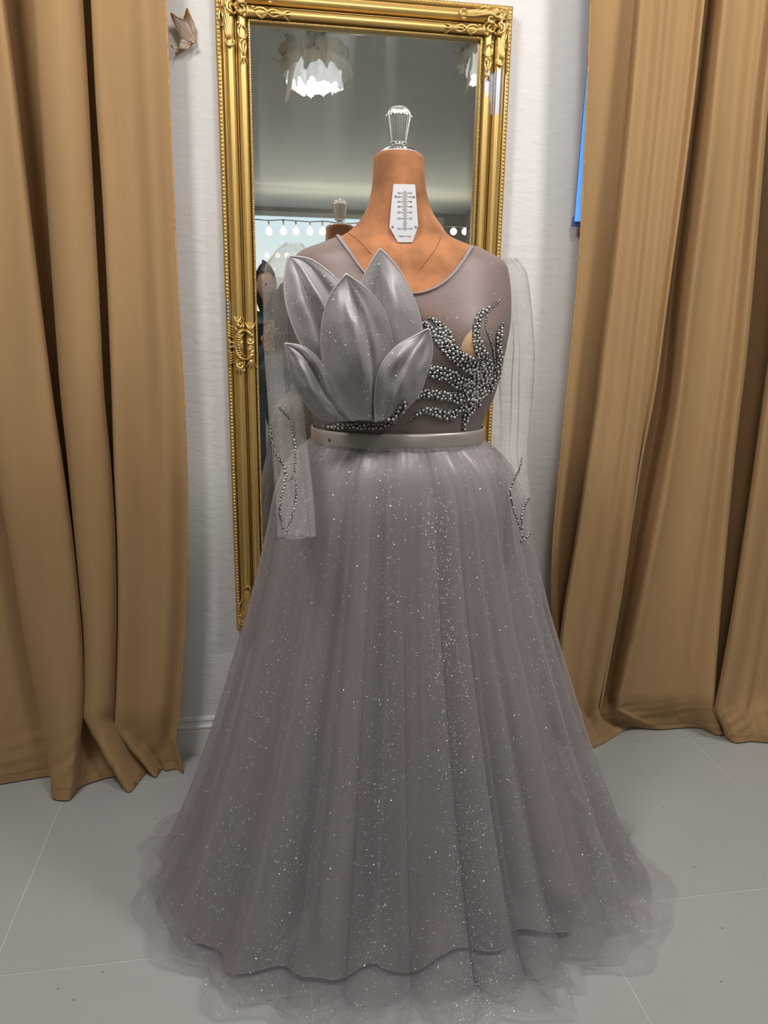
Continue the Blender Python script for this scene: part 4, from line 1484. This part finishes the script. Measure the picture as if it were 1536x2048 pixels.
# sleeve trims
for pts in ([(558, 815), (579, 840), (587, 881), (590, 925), (585, 954), (576, 960)], [(542, 850), (544, 875), (549, 901), (562, 922), (570, 940), (570, 963), (564, 992), (560, 1021), (563, 1045), (570, 1070)], [(592, 957), (593, 980), (587, 1021), (577, 1054), (570, 1070)]):
    bead_spray('sleeve_beading', pts, [4, 5, 6, 6, 5, 4], BV_SL, 14, 70, parent=sl_l, sizes=(.0026, .0019), backing=False)
    MB().tube(px_curve(BV_SL, pts, .0006), .0017, 5).build('beading_cord', M_BEADBACK, sl_l)
for pts in ([(1044, 915), (1040, 935), (1030, 955), (1021, 981), (1024, 1008), (1034, 1037), (1044, 1066), (1046, 1079)], [(1059, 994), (1048, 1015), (1042, 1034), (1044, 1055), (1045, 1070)], [(1041, 1083), (1050, 1078), (1059, 1066)]):
    bead_spray('sleeve_beading', pts, [4, 5, 7, 6, 5, 5], BV_SR, 12, 66, parent=sl_r, sizes=(.0026, .0019), backing=False)
    MB().tube(px_curve(BV_SR, pts, .0006), .0017, 5).build('beading_cord', M_BEADBACK, sl_r)


# --- glitter
def glitter(name, surfaces, count, parent, seed, size=(.0005, .0013), front=True, dens=None, lift=.0009):
    rng = np.random.default_rng(seed)
    mb_v, mb_f = [], []
    tot = 0
    areas, data = [], []
    for A, wrap in surfaces:
        B = np.concatenate([A, A[:1]], 0) if wrap else A
        a, b, c = B[:-1, :-1], B[1:, :-1], B[:-1, 1:]
        nrm = np.cross(b - a, c - a)
        ar = np.linalg.norm(nrm, axis=2)
        cen = a + (b - a) * .5 + (c - a) * .5
        if front:
            view = cen - np.array([0, 0, CAMZ])
            ok = (cen[:, :, 1] < FYC + .12)
            ar = ar * ok
        if dens is not None:
            ar = ar * dens(cen)
        data.append((a, b, c, nrm, ar))
        areas.append(ar.sum())
    areas = np.array(areas) / sum(areas)
    for (a, b, c, nrm, ar), sh_ in zip(data, areas):
        k = int(count * sh_)
        flat = ar.ravel()
        idx = rng.choice(flat.size, k, p=flat / flat.sum())
        u, v = rng.uniform(0, 1, (2, k, 1))
        P = a.reshape(-1, 3)[idx] + u * (b - a).reshape(-1, 3)[idx] + v * (c - a).reshape(-1, 3)[idx]
        n0 = nrm.reshape(-1, 3)[idx]
        n0 = n0 / (np.linalg.norm(n0, axis=1)[:, None] + 1e-12)
        toward = np.array([0, 0, CAMZ]) - P
        n0 = n0 * np.sign((n0 * toward).sum(1))[:, None]
        P = P + n0 * lift
        nn = n0 + rng.normal(0, .45, (k, 3))
        nn /= np.linalg.norm(nn, axis=1)[:, None]
        t1 = np.cross(nn, rng.normal(0, 1, (k, 3)))
        t1 /= np.linalg.norm(t1, axis=1)[:, None]
        t2 = np.cross(nn, t1)
        sz = size[0] + (size[1] - size[0]) * rng.uniform(0, 1, (k, 1)) ** 3
        q = np.stack([P + t1 * sz, P + t2 * sz, P - t1 * sz, P - t2 * sz], 1).reshape(-1, 3)
        mb_v.append(q)
        mb_f.append(np.arange(4 * k).reshape(-1, 4) + tot)
        tot += 4 * k
    return stuff(MB().add(np.concatenate(mb_v), np.concatenate(mb_f).tolist()).build(name, M_GLIT, parent, smooth=False))


def band_density(c):
    ph = np.degrees(np.arctan2(c[..., 0] - FX, -(c[..., 1] - FYC)))
    d = .22 + 1.6 * gauss(ph, 15, 8) + .9 * gauss(ph, -14, 6) + .7 * gauss(ph, -40, 5) + .5 * gauss(ph, 60, 8) + .5 * gauss(ph, 38, 4) + .5 * gauss(ph, -60, 6)
    clump = .5 + .5 * np.sin(19 * c[..., 0] + 4 * np.sin(7 * c[..., 2])) * np.sin(11 * c[..., 2] + 3 * c[..., 0])
    return d * (.35 + clump)


glitter('glitter', [(A_out, True)], 12500, gown, 3, (.0005, .00145), dens=band_density)
glitter('glitter', [(P_A, False), (P_B, False), (P_C, False), (P_D, False), (P_E, False)], 1500, gown, 5, (.0005, .0013), lift=.0019)
glitter('glitter', [(A_bod[:, 20:105], True)], 1300, gown, 6, (.0005, .0012), dens=lambda c: (pix_many(c.reshape(-1, 3))[1].reshape(c.shape[:2]) > np.interp(pix_many(c.reshape(-1, 3))[0], NECK[:, 0], NECK[:, 1]).reshape(c.shape[:2]) + 4) * 1.0)
glitter('glitter', [(A_sl, True), (A_sr, True)], 2600, gown, 8, (.00035, .0008), front=False)

# ------------------------------------------------------------------ paper lamps overhead (seen in the mirror)
def paper_lamp(c, seed, label):
    rng = np.random.default_rng(seed)
    root = thing('pendant_lamp', label, 'lamp', (c[0], c[1], c[2]), 'crumpled paper pendant lamps')
    n = 130
    a = np.linspace(0, 2 * PI, n, endpoint=False)
    for li, (zt_, zb_, r0, r1, ruff) in enumerate(((.155, .06, .03, .135, .020), (.12, .0, .09, .165, .026), (.06, -.06, .12, .170, .026), (.02, -.125, .09, .125, .024))):
        A = np.zeros((n, 9, 3))
        ks = rng.integers(4, 24, 6)
        phs = rng.uniform(0, 6, 6)
        am = rng.uniform(.4, 1, 6)
        for j in range(9):
            t = j / 8
            w = sum(am[q] * np.sin(ks[q] * a + phs[q] + 2.2 * t * (-1) ** q) for q in range(6)) / 2
            r = r0 + (r1 - r0) * math.sin(PI / 2 * min(1, t * 1.25)) + ruff * w * (.4 + .6 * t)
            edge = sum(am[q] * np.sin(ks[q] * 1.0 * a + phs[q] * 2) for q in range(6)) / 2
            A[:, j, 0] = c[0] + r * np.cos(a)
            A[:, j, 1] = c[1] + r * np.sin(a)
            A[:, j, 2] = c[2] + zt_ + (zb_ - zt_) * t + .020 * edge * t
            A[:, j] += rng.normal(0, .0035, (n, 3))
        MB().grid(A, wrap_u=True).build('paper_ruffle', M_GLOWPAPER if li == 3 else M_PAPER, root)
    # loose strips of paper
    for (da, l0, dz, w_) in ((2.7, .14, -.20, .022), (2.9, .20, .01, .03)):
        P0 = np.array([c[0] + .13 * math.cos(da), c[1] + .13 * math.sin(da), c[2] - .03])
        P1 = P0 + np.array([.05 * math.cos(da) if dz < -.1 else .10 * math.cos(da), .02, dz])
        tt = np.linspace(0, 1, 8)[:, None]
        cl = P0 + (P1 - P0) * tt + np.array([0, 0, .012]) * np.sin(7 * tt)
        wv = np.array([w_ * math.sin(da + 1.2), -w_ * math.cos(da + 1.2), .006]) * (1 - .6 * tt)
        MB().grid(np.stack([cl - wv, cl + wv * .2, cl + wv], 1)).build('paper_strip', M_PAPER, root)
    MB().add(ICO3[0] * .040 + np.array([c[0], c[1], c[2] - .115]), ICO3[1]).build('bulb', M_LAMP, root)
    MB().lathe([(.0, .0), (.018, .0), (.018, .09), (.006, .11), (0, .11)], (c[0], c[1], c[2] - .065), 16).build('socket', M_CORD, root)
    MB().tube([(c[0], c[1], c[2] + .04), (c[0], c[1], RZ)], .003, 6).build('cord', M_CORD, root)
    MB().lathe([(0, 0), (.05, 0), (.05, .02), (0, .02)], (c[0], c[1], RZ - .021), 24).build('ceiling_rose', M_PAPER, root)


def mirrored(px, py, dist):
    """Real place of something seen in the mirror at apparent distance dist."""
    p = at(px, py, dist)
    return np.array([p[0], 2 * GY - p[1], p[2]])


LAMP1 = mirrored(632, 122, 4.3)
LAMP2 = mirrored(985, 108, 4.3)
paper_lamp(LAMP1, 5, 'white crumpled paper pendant lamp, the whole one reflected in the mirror')
paper_lamp(LAMP2, 12, 'white crumpled paper pendant lamp, cut off by the right edge of the mirror')

for (sp_loc, sp_aim, sp_w), where in zip(ADDED_LIGHTS, ('over the left curtain', 'over the right curtain', 'over the gown')):  # bodies for the added lights, kept out of the mirror's view
    t = thing('added_light', 'added unseen round light panel ' + where, 'ceiling light', sp_loc, 'added round lights')
    q = (Vector(sp_aim) - Vector(sp_loc)).to_track_quat('-Z', 'Y').to_matrix()
    m_ = MB().lathe([(.202, -.004), (.210, -.004), (.210, .020), (0, .020)], (0, 0, 0), 28)
    MB().add(np.array([(q @ Vector(v)) + Vector(sp_loc) for v in np.concatenate(m_.v)]), m_.f).build('housing', M_BASE, t)
    MB().lathe([(0, 0), (.02, 0), (.02, RZ - sp_loc[2] - .001), (0, RZ - sp_loc[2] - .001)], sp_loc, 12).build('mount', M_BASE, t)

# ------------------------------------------------------------------ festoon of globe bulbs before the shop window (seen in the mirror)
fest_d = 9.4
wz = mirrored(570, 441, fest_d)[2]
fx = [mirrored(x, 463, fest_d) for x in (511, 538, 567, 592, 620, 645, 672, 700, 728, 756, 784, 812, 850, 880, 907, 930, 957)]
fest = thing('string_lights', 'string of small lit globe bulbs reflected low in the mirror', 'string lights', (float(fx[8][0]), float(fx[8][1]), wz))
MB().tube([(RX0 + .01, fx[0][1], wz)] + [(p[0], fx[0][1], wz - .008 * math.sin(k * 2.1)) for k, p in enumerate(fx)] + [(RX1 - .01, fx[0][1], wz)], .006, 6).build('cable', M_CORD, fest)
for p in fx:
    b = MB().add(ICO2[0] * .040 + np.array([p[0], p[1], p[2]]), ICO2[1]).build('bulb', M_BULB, fest)
    MB().tube([(p[0], p[1], p[2] + .035), (p[0], p[1], wz)], [.012, .010], 8).build('socket', M_FRAME, b)

# ------------------------------------------------------------------ photographer (seen in the mirror)
def skin_figure(name, verts, edges, radii, root_i, m, parent, levels=2):
    o = np.array(ROOT_AT[parent.name])
    me = bpy.data.meshes.new(name)
    me.from_pydata([tuple(np.array(v) - o) for v in verts], edges, [])
    ob = bpy.data.objects.new(name, me)
    COL.objects.link(ob)
    ob.parent = parent
    sk = ob.modifiers.new('skin', 'SKIN')
    sk.use_smooth_shade = True
    if not me.skin_vertices:
        me.skin_vertices.new()
    for k_, r in enumerate(radii):
        d = me.skin_vertices[0].data[k_]
        d.radius = r if isinstance(r, tuple) else (r, r)
        d.use_root = (k_ == root_i)
    su = ob.modifiers.new('sub', 'SUBSURF')
    su.levels = su.render_levels = levels
    me.materials.append(m)
    return ob


hc = mirrored(520, 572, 4.18)
hx, hy = float(hc[0]), float(hc[1])
hz = float(hc[2])
person = thing('person', 'person in teal grey top holding up a phone, reflected at the mirror edge', 'person', (hx, hy, 0))
sh_z = hz - .24
vb = [(hx, hy, .86), (hx, hy, 1.02), (hx, hy - .005, 1.16), (hx, hy, sh_z - .03), (hx, hy, sh_z + .05), (hx, hy + .008, hz - .11)]
rb = [(.165, .115), (.150, .105), (.160, .115), (.150, .10), (.062, .060), (.052, .052)]
eb = [(0, 1), (1, 2), (2, 3), (3, 4), (4, 5)]
# arms: shoulder, elbow, wrist reach forward to the phone
for sg, hand in ((-1, (-.015, -.050, 1.10)), (1, (.085, -.050, 1.12))):
    s = (hx + sg * .165, hy, sh_z - .01)
    e = (hx + sg * .21, hy + .07, sh_z - .27)
    mid_ = ((e[0] + hand[0]) / 2, (e[1] + hand[1]) / 2 + .0, (e[2] + hand[2]) / 2)
    i_ = len(vb)
    vb += [s, e, mid_, hand]
    rb += [(.060, .060), (.048, .048), (.040, .040), (.030, .030)]
    eb += [(3, i_), (i_, i_ + 1), (i_ + 1, i_ + 2), (i_ + 2, i_ + 3)]
for sg in (-1, 1):
    i_ = len(vb)
    vb += [(hx + sg * .10, hy, .80), (hx + sg * .105, hy + .01, .47), (hx + sg * .105, hy - .01, .10)]
    rb += [(.095, .10), (.065, .068), (.045, .050)]
    eb += [(0, i_), (i_, i_ + 1), (i_ + 1, i_ + 2)]
skin_figure('body', vb, eb, rb, 0, M_TOP, person)
# head with face
hv, hf = ICO3
H = hv.copy()
H[:, 0] *= .074; H[:, 1] *= .096; H[:, 2] *= .115
low = H[:, 2] < 0
H[low, 0] *= 1 - .28 * (-H[low, 2] / .115)
H[low, 1] *= 1 - .12 * (-H[low, 2] / .115)
nose = np.exp(-(H[:, 0] / .012) ** 2 - ((H[:, 2] + .022) / .02) ** 2) * (H[:, 1] > 0)
H[:, 1] += .020 * nose
for sx in (-1, 1):
    H[:, 1] -= .010 * np.exp(-((H[:, 0] - sx * .030) / .014) ** 2 - ((H[:, 2] - .004) / .010) ** 2) * (H[:, 1] > 0)
lip = np.exp(-(H[:, 0] / .022) ** 2 - ((H[:, 2] + .060) / .009) ** 2) * (H[:, 1] > 0)
H[:, 1] += .005 * lip
hcen = np.array([hx, hy + .012, hz])
head = MB().add(H + hcen, hf).build('head', M_SKIN, person)
for sx in (-1, 1):
    MB().add(ICO2[0] * np.array([.011, .008, .010]) + hcen + np.array([sx * .030, .079, .004]), ICO2[1]).build('eye', M_BLACK, head)
    MB().add(ICO2[0] * np.array([.010, .020, .030]) + hcen + np.array([sx * .073, -.006, -.008]), ICO2[1]).build('ear', M_SKIN, head)
MB().tube([hcen + np.array([x_, .083 - abs(x_) * .35, -.058]) for x_ in (-.024, -.012, 0, .012, .024)], [.002, .005, .0055, .005, .002], 8).build('mouth', mat('lips', (.42, .14, .12), .5), head)
G = hv.copy()
keepv = (G[:, 2] > .12) | (G[:, 1] < .25)
G2 = G * np.array([.088, .112, .128])
G2[:, 2] = np.where(G[:, 2] < -.3, G2[:, 2] * 1.5, G2[:, 2])
hair_f = [f for f in hf if all((G[i, 2] > .34 and True) or G[i, 1] < .12 for i in f)]
MB().add(G2 + hcen + np.array([0, -.008, .008]), hair_f).build('hair', M_HAIR, person)
# shoes
for sg in (-1, 1):
    MB().add(ICO2[0] * np.array([.045, .125, .045]) * 1.0 + np.array([hx + sg * .105, hy + .04, .045]), ICO2[1]).build('shoe', M_SHOE, person)


# hands: palm, four fingers and a thumb, curled round the phone
def hand(c, sg):
    vs, es, rs = [], [], []
    palm0 = np.array(c)
    vs += [palm0, palm0 + np.array([sg * .004, .018, .030]), palm0 + np.array([sg * .0, .030, .062])]
    rs += [.026, .030, .024]
    es += [(0, 1), (1, 2)]
    for q in range(4):
        z = palm0[2] + .012 + q * .021
        i_ = len(vs)
        l_ = (.85, 1.0, 1.05, .95)[q]
        vs += [np.array([palm0[0] + sg * .014, palm0[1] + .030, z]), np.array([palm0[0] + sg * .012 - sg * .004, palm0[1] + .050, z + .004]),
               np.array([palm0[0] - sg * .012 * l_, palm0[1] + .057, z + .006]), np.array([palm0[0] - sg * .032 * l_, palm0[1] + .053, z + .006])]
        rs += [.011, .0095, .0088, .0078]
        es += [(1 if q < 2 else 2, i_), (i_, i_ + 1), (i_ + 1, i_ + 2), (i_ + 2, i_ + 3)]
    i_ = len(vs)
    vs += [palm0 + np.array([-sg * .020, .006, .040]), palm0 + np.array([-sg * .030, .012, .066]), palm0 + np.array([-sg * .034, .016, .090])]
    rs += [.013, .011, .009]
    es += [(1, i_), (i_, i_ + 1), (i_ + 1, i_ + 2)]
    skin_figure('hand', vs, es, rs, 0, M_SKIN, person)


hand((.092, -.062, 1.100), 1)
hand((-.022, -.062, 1.085), -1)
# the phone, its back towards the mirror, lens where the picture was taken from
phone = thing('phone', 'phone in a leopard print case held by the person in the mirror', 'phone', (.030, -.010, 1.09))
pm = MB()
cr, px0, px1, pz0, pz1 = .010, -.009, .066, 1.075, 1.229
outl = []
for (cx_, cz_, a0) in ((px1 - cr, pz1 - cr, 0), (px0 + cr, pz1 - cr, PI / 2), (px0 + cr, pz0 + cr, PI), (px1 - cr, pz0 + cr, 1.5 * PI)):
    for q in range(5):
        a = a0 + PI / 2 * q / 4
        outl.append((cx_ + cr * math.cos(a), cz_ + cr * math.sin(a)))
k = len(outl)
pv = [(x, -.0035, z) for x, z in outl] + [(x, -.0145, z) for x, z in outl]
pm.add(pv, [tuple(range(k)), tuple(reversed(range(k, 2 * k)))] + [(i, k + i, k + (i + 1) % k, (i + 1) % k) for i in range(k)])
pm.build('case', M_CASE, phone, smooth=False)
for lx, lz in ((0, CAMZ), (0, CAMZ - .022), (.020, CAMZ - .011)):
    a = np.linspace(0, 2 * PI, 20, endpoint=False)
    MB().add([(lx + .007 * math.cos(q), -.0028, lz + .007 * math.sin(q)) for q in a] + [(lx + .007 * math.cos(q), -.0036, lz + .007 * math.sin(q)) for q in a],
             [tuple(range(20))] + [(i, 20 + i, 20 + (i + 1) % 20, (i + 1) % 20) for i in range(20)]).build('lens', M_BLACK, phone, smooth=False)

# ------------------------------------------------------------------ specks of dirt lying on the tiles
specks = MB()
for x, y in ((309, 1637), (116, 1977), (147, 2000), (1326, 1614), (1388, 1734), (1445, 1856), (205, 1944), (1442, 1963)):
    c = on_floor(x, y, .0006)
    specks.add(ICO1[0] * np.array([.0016, .0012, .0006]) + c, ICO1[1])
sp = specks.build('floor_specks', M_BLACK)
sp['kind'] = 'stuff'
sp['label'] = 'tiny dark specks of dirt scattered on the grey floor tiles'
sp['category'] = 'dirt'
